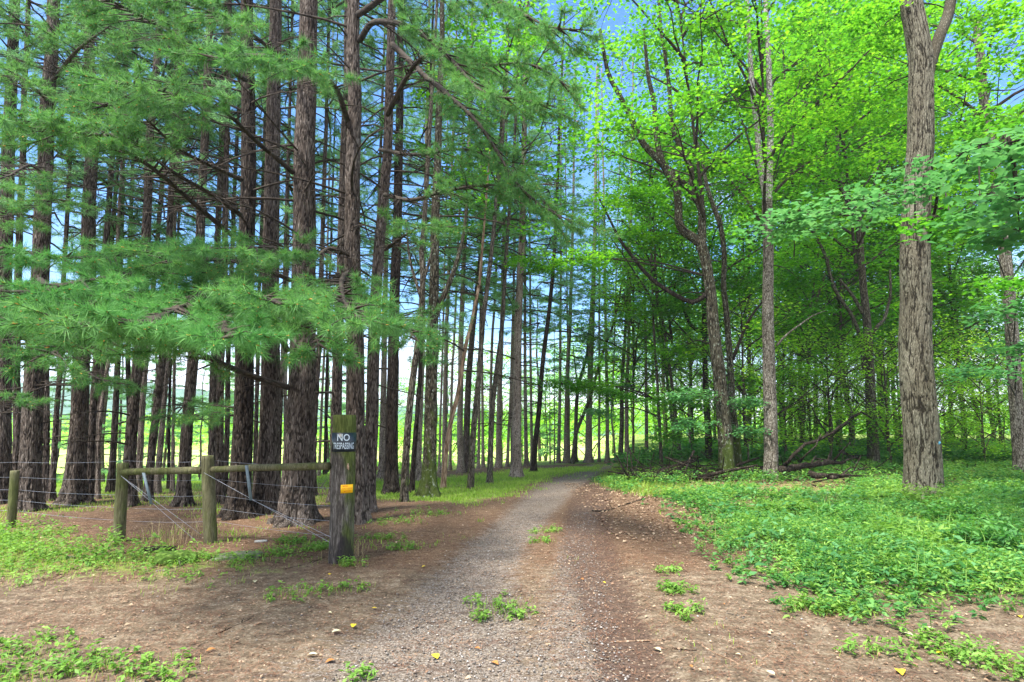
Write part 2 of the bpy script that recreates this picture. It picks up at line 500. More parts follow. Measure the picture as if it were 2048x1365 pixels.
def plain(name, col, rough=.6, var=.25, sc=30, spec=.3, metal=0):
    def b(nt, out):
        B = NB(nt); n = B.noise(B.coords(), sc, 4)
        c = B.mix(B.maprange(n, .3, .7, var, 0), col, tuple(x * .45 for x in col))
        o = B.bsdf(c, out, rough, B.bump(n, .002, .4), spec); o.inputs['Metallic'].default_value = metal
    return mat(name, b)
M['yellow_leaf'] = plain('yellow_leaf', (.70, .52, .04), .5, .3, 60)
M['cream_leaf'] = plain('cream_leaf', (.58, .52, .32), .6, .3, 60)
M['orange_leaf'] = plain('orange_leaf', (.42, .17, .05), .6, .4, 60)
M['bud'] = plain('bud', (.62, .30, .06), .6, .3, 90)

# gravel stones
def stonem(nt, out):
    B = NB(nt); g = B.n("ShaderNodeNewGeometry")
    c = B.ramp(g.outputs['Random Per Island'], [(0, (.09, .075, .062)), (.45, (.16, .145, .125)), (.85, (.27, .24, .215)), (1, (.42, .39, .35))])
    B.bsdf(c, out, .85)
M['stone'] = mat('stone', stonem)

def groundm(nt, out):
    B = NB(nt)
    tc = B.n("ShaderNodeTexCoord"); P = tc.outputs['Object']
    def A(k): o = B.n("ShaderNodeAttribute"); o.attribute_name = k; return o.outputs['Fac']
    n1 = B.noise(P, .9, 5, .6); n2_ = B.noise(P, 7, 6, .65); n3 = B.noise(P, 40, 5, .7); n4 = B.noise(P, 160, 3, .7)
    st = B.n("ShaderNodeMapping"); st.inputs['Scale'].default_value = (1.0, 3.2, 1); B.l(P, st.inputs[0])
    ns = B.noise(st.outputs[0], 6, 5, .65, .6)
    # pine needle duff
    duff = B.ramp(B.math('ADD', B.math('MULTIPLY', n3, .55), B.math('MULTIPLY', ns, .45)), [(.34, (.048, .029, .018)), (.5, (.165, .10, .060)), (.64, (.37, .255, .16))])
    dirt = B.ramp(B.math('ADD', B.math('MULTIPLY', n3, .5), B.math('MULTIPLY', n2_, .5)), [(.36, (.075, .052, .034)), (.51, (.215, .160, .105)), (.65, (.43, .35, .25))])
    vo = B.n("ShaderNodeTexVoronoi"); vo.inputs['Scale'].default_value = 85; B.l(P, vo.inputs['Vector'])
    sepc = B.n("ShaderNodeSeparateColor"); B.l(vo.outputs['Color'], sepc.inputs[0])
    grav = B.ramp(sepc.outputs[0], [(0, (.085, .065, .05)), (.5, (.22, .18, .145)), (1, (.42, .365, .31))])
    mud = B.ramp(n3, [(.35, (.055, .034, .025)), (.62, (.15, .095, .07))])
    green = B.ramp(B.math('ADD', B.math('MULTIPLY', n3, .5), B.math('MULTIPLY', n2_, .5)), [(.36, (.10, .13, .03)), (.5, (.20, .28, .05)), (.66, (.34, .42, .10))])
    def thr(m, noise, w=.22):
        return B.maprange(B.math('ADD', m, B.math('MULTIPLY', B.math('SUBTRACT', noise, .5), 1.5)), .5 - w, .5 + w)
    c = B.mix(thr(A('dirt'), n1), duff, dirt)
    gm = B.math('ADD', A('gravel'), B.math('ADD', B.math('MULTIPLY', B.math('SUBTRACT', ns, .5), 2.6), B.math('MULTIPLY', B.math('SUBTRACT', n3, .5), 1.6)))
    c = B.mix(B.math('MULTIPLY', B.maprange(gm, .35, .85), .85), c, grav)
    c = B.mix(B.math('MULTIPLY', thr(A('mud'), ns, .15), .8), c, mud)
    sm = B.n("ShaderNodeMapping"); sm.inputs['Scale'].default_value = (1.3, 5.5, 1); sm.inputs['Rotation'].default_value = (0, 0, .25); B.l(P, sm.inputs[0])
    sn = B.noise(sm.outputs[0], 1.6, 7, .62, 1.2)
    c = B.mix(B.math('MULTIPLY', B.maprange(sn, .52, .64), B.maprange(A('dirt'), 0, .5, .35, .6)), c, mud)
    c = B.mix(thr(A('green'), B.math('ADD', B.math('MULTIPLY', n2_, .6), B.math('MULTIPLY', n1, .4)), .15), c, green)
    fl1 = B.n("ShaderNodeTexVoronoi"); fl1.inputs['Scale'].default_value = 46; B.l(P, fl1.inputs['Vector'])
    fs = B.n("ShaderNodeSeparateColor"); B.l(fl1.outputs['Color'], fs.inputs[0])
    isf = B.math('MULTIPLY', B.math('GREATER_THAN', fs.outputs[0], .80), B.math('LESS_THAN', fl1.outputs['Distance'], .42))
    c = B.mix(B.math('MULTIPLY', isf, .75), c, B.ramp(fs.outputs[1], [(0, (.04, .025, .018)), (.35, (.10, .06, .04)), (.6, (.38, .25, .16)), (1, (.58, .47, .34))]))
    fld = B.ramp(B.math('ADD', B.math('MULTIPLY', B.noise(P, .05, 4), .5), B.math('MULTIPLY', n2_, .5)), [(.35, (.36, .50, .09)), (.5, (.52, .66, .16)), (.65, (.70, .76, .3))])
    c = B.mix(A('field'), c, fld)
    h = B.math('ADD', B.math('MULTIPLY', n3, .6), B.math('MULTIPLY', n4, .4))
    h = B.math('ADD', h, B.math('MULTIPLY', n2_, 1.2))
    B.bsdf(c, out, .95, B.bump(h, .035, .9), .12)
M['ground'] = mat('ground', groundm)

# ------------------------------------------------------------------ ground sheet
def spaced(lo, hi, n, k):
    t = np.linspace(math.asinh(lo / k), math.asinh(hi / k), n)
    return np.sinh(t) * k
gx = spaced(-900, 900, 620, 2.6)
gy = spaced(-60, 1100, 640, 2.8) + 3.5
GX, GY = np.meshgrid(gx, gy)
gZ = gz(GX, GY)
near = 1 - sstep(12, 26, np.hypot(GX, GY))
gZ = gZ + near * (.010 * n2(GX, GY, .16, 11) + .005 * n2(GX, GY, .07, 12))
s_ = edge_s(GX, GY)
tl = line_dist(GX, GY, TRACK_L); trk = line_dist(GX, GY, TRACK_R); rr_ = line_dist(GX, GY, RUT_R)
a_grav = np.maximum(1 - sstep(.35, 1.9, tl), .8 * (1 - sstep(.3, 1.9, trk)))
a_mud = np.clip(1.0 - sstep(.2, 1.5, rr_), 0, 1) * .72 + .26 * (1 - sstep(.8, 2.6, rr_))
gR = in_poly(GX, GY, GREEN_R); gL = in_poly(GX, GY, GREEN_L); gW = in_poly(GX, GY, LAWN)
a_green = np.maximum.reduce([sstep(-.2, 1.6, gR) * .42, sstep(-.5, .9, gL) * .5, sstep(-.6, 1.0, gW) * 1.1,
                             .95 * sstep(-3.0, -.3, s_) * (GX < 7), .34 * sstep(10, 14, GY) * (GX < 0) + 0 * GX])
a_green = np.maximum(a_green, sstep(24, 30, GY) * sstep(1, 5, GX))
a_dirt = (1 - sstep(5.2, 8.0, GY)) * .75 + .12
a_field = sstep(.5, 5, s_) * (1 - sstep(9, 16, GX) * (1 - sstep(45, 60, GY)))
ny, nx = GX.shape
idx = np.arange(ny * nx).reshape(ny, nx)
Qg = np.stack([idx[:-1, :-1], idx[:-1, 1:], idx[1:, 1:], idx[1:, :-1]], -1).reshape(-1, 4)
grd = make_obj('ground', np.stack([GX, GY, gZ], -1).reshape(-1, 3), Qg, M['ground'], smooth=True,
               attrs=dict(gravel=a_grav.ravel(), mud=a_mud.ravel(), green=a_green.ravel(), dirt=a_dirt.ravel(), field=a_field.ravel()))
tag(grd, 'brown needle strewn earth with two gravel wheel tracks curving away', None, None, 'structure')

# ------------------------------------------------------------------ far hills
def hillm(nt, out):
    B = NB(nt); P = B.n("ShaderNodeTexCoord").outputs['Object']
    v = B.n("ShaderNodeTexVoronoi"); v.inputs['Scale'].default_value = .12; B.l(P, v.inputs['Vector'])
    c = B.ramp(B.math('ADD', B.math('MULTIPLY', v.outputs['Distance'], .7), B.math('MULTIPLY', B.noise(P, .03, 5), .5)), [(.2, (.13, .26, .16)), (.55, (.10, .20, .13)), (.9, (.05, .12, .085))])
    B.bsdf(c, out, .95, B.bump(v.outputs['Distance'], 3, 1), .1)
M['hill'] = mat('hill', hillm)
def hills():
    xs = np.linspace(-900, 900, 260); ys = np.linspace(330, 760, 50)
    X, Y = np.meshgrid(xs, ys)
    rise = sstep(330, 620, Y)
    H = (46 + 14 * n2(X, Y, 160, 3) + 6 * n2(X, Y, 50, 4)) * (0.35 + .75 * sstep(150, -420, X))
    Z = -8 + H * rise + 4.0 * n2(X, Y, 11, 5) * sstep(.02, .2, rise) + 2.0 * n2(X, Y, 5, 6) * sstep(.02, .2, rise)
    i = np.arange(X.size).reshape(X.shape)
    Q = np.stack([i[:-1, :-1], i[:-1, 1:], i[1:, 1:], i[1:, :-1]], -1).reshape(-1, 4)
    o = make_obj('hills', np.stack([X, Y, Z], -1).reshape(-1, 3), Q, M['hill'], smooth=True)
    tag(o, 'hazy wooded hills beyond the bright valley field', None, None, 'structure')
hills()

# ------------------------------------------------------------------ crowns shared by the middle and far trees
def pine_crown(seed, h0, H, L0, per=4, step=.55, K=13, ln=.15, wd=.011, dens=1.0):
    rng = np.random.default_rng(seed); mb = MB(); TP, TD = [], []
    z = h0
    while z < H:
        f = (z - h0) / (H - h0)
        for k in range(per):
            if rng.random() < .18 * (1 - f): continue
            a = rng.uniform(0, 2 * math.pi); L = L0 * (1 - f ** 1.6 * .75) * rng.uniform(.55, 1.1) * (.7 + .3 * min(1, f * 4))
            ca, sa = math.cos(a), math.sin(a); rise = rng.uniform(-.05, .35) - .25 * (1 - f)
            t = np.linspace(0, 1, 6)[:, None]
            bend = rng.normal(0, .12)
            P = np.hstack([ca * L * t - sa * bend * L * t ** 2, sa * L * t + ca * bend * L * t ** 2, z + rise * L * t - .10 * L * t ** 2 + rng.normal(0, .03, (6, 1))])
            mb.tube(P, np.linspace(.012 + .009 * L, .005, 6), 4, 0, caps=False)
            nt = int(3 + L * 3.4 * dens)
            for q in range(nt):
                tt = rng.uniform(.3, 1); b = np.array([np.interp(tt, t[:, 0], P[:, c]) for c in range(3)])
                sgn = rng.choice([-1, 1]); ang = a + sgn * rng.uniform(.5, 1.1)
                tl_ = (.2 + .28 * L * (1 - tt) + .1) * rng.uniform(.6, 1.2)
                dv = np.array([math.cos(ang), math.sin(ang), rng.normal(.02, .12)])
                e = b + dv * tl_
                mb.tube([b, e], [.005, .003], 3, 0, caps=False)
                m = int(2 + tl_ * 8)
                u = np.linspace(.3, 1, m)[:, None]
                TP.append(b + dv * tl_ * u + rng.normal(0, .025, (m, 3))); TD.append(np.repeat(dv[None], m, 0))
        z += step * rng.uniform(.7, 1.3)
    TP = np.vstack(TP); TD = np.vstack(TD)
    needles(mb, TP, TD, K, ln, wd, 1, .5, rng)
    return mb.arrays()

def spray(mb, c, rad, n, size, rng, m=1, tilt=None, thick=.12):
    """a flat layered spray of leaves round c"""
    r = np.sqrt(rng.random(n)) * rad; a = rng.uniform(0, 2 * math.pi, n)
    tx, ty = rng.normal(0, .22, 2) if tilt is None else tilt
    x = r * np.cos(a); y = r * np.sin(a)
    P = np.stack([x, y, x * tx + y * ty - .25 * r * r / rad + rng.normal(0, thick, n)], 1) + c
    leaves(mb, P, size, m, .30, rng)

def leaf_crown(seed, h0, H, R, nspray, per, size, flatten=1.0, rad=.8):
    rng = np.random.default_rng(seed); mb = MB()
    S = [np.stack([np.zeros(30), np.zeros(30), np.linspace(h0, H * .93, 30)], 1)]
    mb.tube(S[0][::3], np.linspace(.06, .015, 10), 5, 0, caps=False)
    nl = int(7 + (H - h0) * .9)
    for k in range(nl):
        z = h0 * .85 + (H * .86 - h0 * .85) * (k + rng.random()) / nl; a = k * 2.4 + rng.normal(0, .4)
        f = (z - h0) / (H - h0); L = R * (1.05 - .55 * max(f, 0) ** 1.5) * rng.uniform(.7, 1.1); up = rng.uniform(.35, 1.1) * L
        t = np.linspace(0, 1, 6)[:, None]
        P = np.hstack([math.cos(a) * L * t, math.sin(a) * L * t, z + up * t ** .8]) + rng.normal(0, .09, (6, 3)) * t * L * .35
        P = spline(P, .35); rb = .016 + .010 * L; mb.tube(P, np.linspace(rb, .006, len(P)), 6, 0, caps=False, wob=.05); S.append(P)
        for q in range(3):
            i = rng.integers(len(P) // 3, len(P)); v = np.array([math.cos(a + rng.normal(0, .9)), math.sin(a + rng.normal(0, .9)), rng.uniform(0, .8)]); l2 = rng.uniform(.6, 1.5)
            Q = spline([P[i], P[i] + v * l2 * .5 + rng.normal(0, .08, 3), P[i] + v * l2], .3); mb.tube(Q, np.linspace(rb * .5, .004, len(Q)), 5, 0, caps=False); S.append(Q)
    S = np.vstack(S)
    for k in range(nspray):
        f = rng.random() ** .9; z = h0 + f * (H - h0)
        prof = math.sin(math.pi * min(.97, .18 + .72 * f)) ** .6
        rr = R * prof * math.sqrt(rng.uniform(.05, 1)); a = rng.uniform(0, 2 * math.pi)
        c = np.array([rr * math.cos(a), rr * math.sin(a), z])
        b = S[np.argmin(np.linalg.norm(S - c - [0, 0, -.3], axis=1))]
        if np.linalg.norm(c - b) > 1.5: c = b + (c - b) / np.linalg.norm(c - b) * 1.5
        mid = (b + c) / 2 + rng.normal(0, .08, 3)
        mb.tube([b, mid, c], [.010, .007, .003], 4, 0, caps=False)
        s = rad * rng.uniform(.6, 1.25)
        spray(mb, c, s, int(per * s / rad * rng.uniform(.7, 1.2)), size * rng.uniform(.8, 1.25), rng, 2 if rng.random() < .6 else 1)
        for q in range(3):
            aa = rng.uniform(0, 2 * math.pi); e = c + np.array([math.cos(aa), math.sin(aa), rng.normal(0, .1)]) * s * .8
            mb.tube([c, e], [.004, .002], 3, 0, caps=False)
    return mb.arrays()

def mesh_of(name, arr, mats):
    V, fs, mi = arr
    o = make_obj(name, V, fs, mats, None, mi); me = o.data
    bpy.data.objects.remove(o); return me

PC = {}
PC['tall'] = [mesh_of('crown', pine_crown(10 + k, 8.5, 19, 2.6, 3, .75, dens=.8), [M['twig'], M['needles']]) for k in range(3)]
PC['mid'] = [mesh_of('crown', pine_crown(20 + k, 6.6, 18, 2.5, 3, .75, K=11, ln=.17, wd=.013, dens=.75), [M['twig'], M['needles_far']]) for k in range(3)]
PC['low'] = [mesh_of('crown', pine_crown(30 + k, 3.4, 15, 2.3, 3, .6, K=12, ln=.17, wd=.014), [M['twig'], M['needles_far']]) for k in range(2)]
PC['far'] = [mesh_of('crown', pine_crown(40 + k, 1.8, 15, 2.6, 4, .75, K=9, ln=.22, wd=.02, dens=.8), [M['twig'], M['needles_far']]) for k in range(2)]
LC = {}
LC['near'] = [mesh_of('crown', leaf_crown(50 + k, 5.2, 14, 4.2, 120, 95, .12), [M['twig'], M['leaf'], M['leaf_dark']]) for k in range(3)]
LC['mid'] = [mesh_of('crown', leaf_crown(60 + k, 4.4, 17, 3.6, 120, 80, .125), [M['twig'], M['leaf'], M['leaf_dark']]) for k in range(3)]
LC['under'] = [mesh_of('crown', leaf_crown(70 + k, 1.8, 8.5, 2.7, 130, 80, .11, rad=.75), [M['twig'], M['leaf'], M['leaf_dark']]) for k in range(3)]
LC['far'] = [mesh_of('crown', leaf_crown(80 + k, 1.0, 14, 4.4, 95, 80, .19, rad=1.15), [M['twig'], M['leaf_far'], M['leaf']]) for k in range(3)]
LC['sap'] = [mesh_of('crown', leaf_crown(95 + k, .7, 5.2, 2.0, 75, 60, .10, rad=.6), [M['twig'], M['leaf'], M['leaf_far']]) for k in range(3)]
LC['high'] = [mesh_of('crown', leaf_crown(90 + k, 5.5, 23, 4.6, 230, 95, .175, rad=1.0), [M['twig'], M['leaf'], M['leaf_dark']]) for k in range(3)]

# ------------------------------------------------------------------ trunks
def lobefn(z0, fl, n=5, ph=0.0):
    def f(P, th):
        h = np.clip(P[:, 2] - z0, 0, 9)[:, None]
        e = np.exp(-h / .20) * fl + np.exp(-h / .9) * fl * .18
        return 1 + e * (1 + .45 * np.cos(n * th + ph)[None]) 
    return f

def relief(z0, fl, n, ph, r0, amp, f, seed, stretch=6.0):
    base = lobefn(z0, fl, n, ph)
    def g(P, th):
        g.ridge = None
        nn, m = len(P), len(th); c = np.tile(np.cos(th) * r0, nn); s_ = np.tile(np.sin(th) * r0, nn); z = np.repeat(P[:, 2], m)
        w1 = vnoise(np.stack([c / .12, s_ / .12, z / .25], 1), seed) * .45 * f
        q = np.stack([(c + w1) / f, (s_ - w1) / f, z / (f * stretch)], 1)
        a = np.abs(vnoise(q, seed + 1)) * 5.5; b = np.abs(vnoise(q * 1.7 + 5, seed + 2)) * 5.5; d_ = vnoise(q * [5, 5, 9], seed + 3)
        h = np.minimum(np.minimum(a, b + .25), 1.0) * 1.7 - 1.15 + .22 * d_ + .2 * vnoise(q * .5, seed + 4)
        g.ridge = np.clip(h, -1.1, .7)
        return base(P, th) * (1 + (amp / r0) * g.ridge.reshape(nn, m))
    return g

def trunk_path(pts, d, H):
    W = [at(x, y, d) for x, y in pts]
    g = float(gz(W[0][0], d)); W[0][2] = g - .15
    base = np.array([W[0][0], d, g])
    while len(W) > 2 and W[1][2] < g + .3: W.pop(1)
    last = W[-1]; dirv = unit(W[-1] - W[-2]); dirv = unit(dirv + np.array([0, 0, .6]))
    if last[2] < H + g:
        W.append(last + dirv * (H + g - last[2]) / max(dirv[2], .3))
    return np.array(W), base

GROUPS = {'pine': 'tall pines of the plantation', 'leaf': 'broadleaf trees of the woodland', 'fpine': 'tall pines of the plantation'}
TREES = {}
NTREE = [0]
def tree(key, kind, pts, w, label, H=19, d=None, bk=None, crown=None, dead=0, limbs=(), blobs=(), taper=.72, fl=.5, cat='tree', scale=1.0, grp=None, czoff=0.0, deadh=(1.2, 9)):
    rng = np.random.default_rng(1000 + NTREE[0]); NTREE[0] += 1
    if d is None: d = gpt(*pts[0])[1]
    W, base = trunk_path(pts, d, H)
    name = {'pine': 'pine_tree', 'leaf': 'broadleaf_tree', 'sap': 'young_tree', 'deadtree': 'dead_tree'}[kind]
    root = empty(name, base, label, cat, grp or GROUPS.get(kind))
    r0 = w / 2 / F * d * math.cos(math.atan((pts[0][0] - 1024) / F))   # a round trunk off the axis looks wider than it is
    nearf = d < 18.6
    P = spline(W, (.04 if d < 13 else .08) if nearf else .5)
    # denser rings at the flare
    zb = base[2]
    if not nearf:
        extra = np.linspace(0, 1, 9)[1:-1, None] * (P[2] - P[0]) + P[0]
        P = np.vstack([P[:1], extra, P[2:]])
    hh = np.clip(P[:, 2] - zb, 0, None)
    R = r0 * (1 - taper * np.clip(hh / H, 0, 1) ** .9)
    R = np.maximum(R, .012)
    mb = MB(); seg = (170 if key == 'n3' else (110 if d < 13 else 56)) if nearf else (20 if d < 18 else 12)
    P[1:, :2] += (np.stack([n2(hh[1:], np.full(len(P) - 1, NTREE[0] * 3.3), 1.6, 21), n2(hh[1:], np.full(len(P) - 1, NTREE[0] * 5.1), 1.6, 22)], 1)) * min(.05, r0 * .22)
    nl, ph = rng.integers(4, 7), rng.uniform(0, 6)
    lf = lobefn(zb, fl, nl, ph) if not nearf else (relief(zb, fl, nl, ph, r0, .016, .040, NTREE[0], 7.5) if key == 'n3' else relief(zb, fl, nl, ph, r0, .013, .048, NTREE[0], 3.0))
    mb.tube(P, R, seg, 0, wob=0 if nearf else .05, lobes=lf)
    def point(z):
        i = np.searchsorted(P[:, 2], z); i = min(max(i, 1), len(P) - 1)
        return P[i], R[i]
    # dead whorled branches
    z = zb + deadh[0] + rng.uniform(0, .8)
    if dead:
        hs = np.sort(rng.uniform(deadh[0], deadh[1], dead)) + zb
        for z in hs:
            c, rr = point(z); a = rng.uniform(0, 2 * math.pi)
            L = rng.choice([rng.uniform(.12, .35), rng.uniform(.5, 2.3)], p=[.35, .65]); t = np.linspace(0, 1, 6)[:, None]
            dv = np.array([math.cos(a), math.sin(a), rng.uniform(-.05, .35)]); sd = np.array([-dv[1], dv[0], 0])
            B_ = c + dv * (rr * .7 + L * t) + sd * rng.normal(0, .12) * L * t ** 2 + np.array([0, 0, 1]) * (-.18 * L * t ** 2) + rng.normal(0, .015, (6, 3)) * t
            rb = (.010 + .007 * L) * (1 if d < 14 else 1.1)
            mb.tube(B_, np.linspace(rb, rb * .35, 6), 5 if nearf else 3, 1, caps=False)
            if L > .8:
                for q in range(rng.integers(2, 6)):
                    k = rng.integers(2, 6); e = B_[k] + unit(dv + sd * rng.choice([-1, 1]) * rng.uniform(.4, 1.1) + np.array([0, 0, rng.normal(0, .3)])) * L * rng.uniform(.15, .4)
                    m_ = (B_[k] + e) / 2 + rng.normal(0, .02, 3)
                    mb.tube([B_[k], m_, e], [rb * .45, rb * .35, rb * .2], 3, 1, caps=False)
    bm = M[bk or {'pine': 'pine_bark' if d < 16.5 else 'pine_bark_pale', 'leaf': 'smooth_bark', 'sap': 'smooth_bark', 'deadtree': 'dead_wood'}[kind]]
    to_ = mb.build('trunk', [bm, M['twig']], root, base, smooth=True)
    if nearf:
        ra = np.zeros(len(to_.data.vertices), np.float32); ra[:len(lf.ridge)] = lf.ridge
        at_ = to_.data.attributes.new('ridge', 'FLOAT', 'POINT'); at_.data.foreach_set('value', ra)
    # limbs: each (width px, [(x, y) or (x, y, d)], material)
    for lm in limbs:
        lw, lp = lm[0], lm[1]
        Wl = np.array([at(p[0], p[1], p[2] if len(p) > 2 else d) for p in lp])
        Pl = spline(Wl, .2); rl = lw / 2 / F * d * math.cos(math.atan((lp[0][0] - 1024) / F))
        m2 = MB(); m2.tube(Pl, np.linspace(rl, rl * (lm[3] if len(lm) > 3 else .45), len(Pl)), 12, 0, wob=.04)
        m2.build('limb', [M[lm[2]] if len(lm) > 2 and lm[2] else bm], root, base, smooth=True)
    if crown:
        fam, var = crown
        me = (PC if kind == 'pine' else LC)[fam]; me = me[var % len(me)]
        co = bpy.data.objects.new('crown', me); COL.objects.link(co); co.parent = root
        top = P[-1] - P[min(8, len(P) - 2)]; co.rotation_mode = 'QUATERNION'
        q = Vector((0, 0, 1)).rotation_difference(Vector(top))
        from mathutils import Quaternion
        co.rotation_quaternion = q @ Quaternion((0, 0, 1), rng.uniform(0, 6.28)); co.scale = (scale, scale, scale)
        co.location = (0, 0, czoff)
    if blobs:
        m3 = MB()
        bmats = [M['twig'], M['leaf'], M['leaf_dark'], M['leaf_blue'], M['weed_bright']]
        for bl in blobs:
            bx, by, bd, rx, ry, rz, n, per, sz = bl[:9]; mi = bl[9] if len(bl) > 9 else 1
            C = at(bx, by, bd)
            src = min(range(len(P)), key=lambda k: abs(P[k][2] - min(C[2] - .3, P[-1][2])) )
            mid = (P[src] + C) / 2 + np.array([0, 0, .25])
            Pm = spline([P[src], mid, C], .3); m3.tube(Pm, np.linspace(.03, .008, len(Pm)), 5, 0, caps=False)
            for k in range(n):
                v = rng.normal(size=3); v = v / np.linalg.norm(v) * rng.random() ** .4
                c = C + v * np.array([rx, ry, rz])
                m3.tube([C + (c - C) * .1, (C + c) / 2 + np.array([0, 0, .05]), c], [.008, .006, .003], 3, 0, caps=False)
                spray(m3, c, .38 * rng.uniform(.6, 1.2), per, sz, rng, mi, thick=.05)
        m3.build('foliage', bmats, root, base)
    TREES[key] = (root, base, P, R, d)
    return root

def fans(key, paths, side=.5, K=38, ln=.12, wd=.005, mats=('twig', 'needles'), start=.45, sp=.25, r0=None, bare=6, seed=0, droop=-.06, mi=1, tpm=10):
    """needle bearing boughs of one pine: each path = [(x, y, d), ...] from the trunk outwards"""
    root, base, TPth, TR, td = TREES[key]
    for pi, path in enumerate(paths):
        rng = np.random.default_rng(5000 + seed * 50 + pi)
        W = np.array([at(*p) for p in path]); P = spline(W, .12)
        P[1:] += (rng.normal(0, .006, (len(P) - 1, 3))).cumsum(0) * .35
        Lt = np.linalg.norm(np.diff(P, axis=0), axis=1).sum()
        mb = MB(); rb = r0 or (.013 + .0065 * Lt)
        mb.tube(P, np.linspace(rb, .005, len(P)), 9, 0, wob=.02)
        T = unit(np.gradient(P, axis=0)); TPs, TDs = [], []; buds = []
        n = max(3, int(Lt / sp))
        for k in range(n * 2 + bare):
            bare_t = k >= n * 2
            tt = rng.uniform(.12, start) if bare_t else start + (1 - start) * ((k // 2) + rng.random() * .6) / n
            i = min(int(tt * (len(P) - 1)), len(P) - 1); b = P[i]; t = T[i]
            h = unit(np.cross(t, [0, 0, 1])) * (1 if k % 2 else -1)
            dv = unit(t * rng.uniform(.5, 1.0) + h * rng.uniform(.5, 1.0) + np.array([0, 0, rng.normal(droop, .24)]))
            q_ = (tt - start) / (1 - start + 1e-6)
            L = side * rng.uniform(.5, 1.15) * (1.15 - .65 * max(q_, 0)) * (1.1 if bare_t else 1)
            e = b + dv * L + np.array([0, 0, -.10 * L]); m_ = b + dv * L * .5 + rng.normal(0, .01, 3)
            mb.tube([b, m_, e], [rb * .35, .0045, .003], 4, 0, caps=False)
            if bare_t:
                for q in range(3):
                    u = rng.uniform(.3, 1); s_0 = b + (e - b) * u; mb.tube([s_0, s_0 + unit(dv + rng.normal(0, .6, 3)) * L * .3], [.003, .002], 3, 0, caps=False)
                continue
            # twiglets, all bearing tufts
            for q in range(2 + int(L * 4)):
                u = rng.uniform(.35, 1); s_0 = b + (e - b) * u
                dd = unit(dv + h * rng.normal(0, .6) + t * rng.uniform(0, .7) + np.array([0, 0, rng.normal(.02, .2)])); l2 = rng.uniform(.08, .24)
                mb.tube([s_0, s_0 + dd * l2], [.003, .002], 3, 0, caps=False)
                m = 2; uu = np.array([[.6], [1.0]])
                TPs.append(s_0 + dd * l2 * uu); TDs.append(np.repeat(dd[None], m, 0)); buds.append((s_0 + dd * (l2 + .008), dd))
            m = max(2, int(L * tpm * .5)); uu = np.linspace(.55, 1, m)[:, None]
            TPs.append(b + (e - b) * uu); TDs.append(np.repeat(dv[None], m, 0)); buds.append((e, dv))
        needles(mb, np.vstack(TPs), np.vstack(TDs), K, ln, wd, 1, .5, rng)
        for c, dd in buds:
            mb.tube([c - dd * .012, c + dd * .004, c + dd * .02], [.003, .0055, .0015], 4, 2, caps=True)
        mb.build('bough', [M[mats[0]], M[mats[1]], M['bud']], root, base, smooth=True)

# ------------------------------------------------------------------ the pines, left to right (photo pixels of the trunk from its foot upwards)
t = tree
t('a1', 'pine', [(4, 1007), (4, 850), (6, 600), (12, 380)], 42, 'dark pine trunk cut by the left edge of the picture behind the small fence post', dead=14, crown=('tall', 0))
t('a2', 'pine', [(33, 998), (34, 850), (36, 600)], 20, 'thinner pine trunk pressed against the dark one at the left edge', dead=10, crown=('tall', 1))
t('a3', 'pine', [(62, 1022), (66, 850), (72, 700), (85, 420), (92, 330), (99, 150)], 47, 'thick stubby branched pine just right of the small leftmost fence post', dead=24, crown=('tall', 2), deadh=(1.6, 10))
t('a4', 'pine', [(93, 1000), (92, 850), (93, 700), (96, 500)], 14, 'slim straight pine half hidden behind the stubby thick trunk near the left fence post', dead=8, crown=('mid', 0))
t('a5', 'pine', [(103, 1002), (112, 850), (122, 700), (128, 560)], 12, 'slender gray pine leaning right in the gap between the two thickest left trunks', dead=8, crown=('mid', 1))
t('a6', 'pine', [(147, 1009), (152, 900), (167, 700), (175, 600), (180, 400), (186, 250), (180, 100)], 40, 'thick pine with a wide flared foot midway between small fence post and corner post', dead=24, crown=('tall', 0), fl=.9)
t('a7', 'pine', [(178, 999), (184, 850), (195, 700), (206, 580), (215, 450)], 17, 'reddish pine directly behind the trunk with the wide flared foot', dead=8, crown=('mid', 2))
t('a8', 'pine', [(189, 995), (197, 850), (207, 700), (218, 560)], 13, 'brown pine, middle one of three crowded behind the flared foot', d=14.6, dead=6, crown=('mid', 0))
t('a9', 'pine', [(196, 998), (200, 850), (212, 760), (226, 660), (232, 540)], 9, 'pale crooked young pine, rightmost of three crowded behind the flared foot', bk='pine_bark_pale', dead=5, crown=('mid', 1))
t('b1', 'pine', [(222, 985), (229, 850), (237, 700), (244, 400), (248, 250)], 14, 'straight pale brown pine alone in the bright gap left of the corner fence post', dead=12, crown=('mid', 2))
t('b2', 'pine', [(264, 984), (260, 850), (256, 700), (258, 560)], 11, 'dark narrow pine seen above the corner post, behind the leaning one', bk='pine_bark_dark', d=14.9, dead=6, crown=('mid', 0))
t('b3', 'pine', [(262, 1012), (260, 917), (268, 800), (282, 670), (300, 300), (313, 149)], 25, 'smooth gray brown pine rising right behind the corner fence post', dead=18, crown=('tall', 1))
t('b4', 'pine', [(275, 985), (283, 830), (294, 700), (304, 600)], 13, 'pale slim pine tucked behind the gray one above the corner post', bk='pine_bark_pale', dead=6, crown=('mid', 1))
t('b5', 'pine', [(294, 1003), (303, 900), (315, 800), (327, 690), (337, 560), (345, 330)], 17, 'dark reddish pine leaning right behind the first gray batten of the rail', dead=12, crown=('tall', 2))
t('b6', 'pine', [(313, 988), (325, 830), (338, 700), (344, 560)], 12, 'light tan pine between the leaning reddish pine and the lone gray pine', bk='pine_bark_pale', dead=8, crown=('mid', 2))
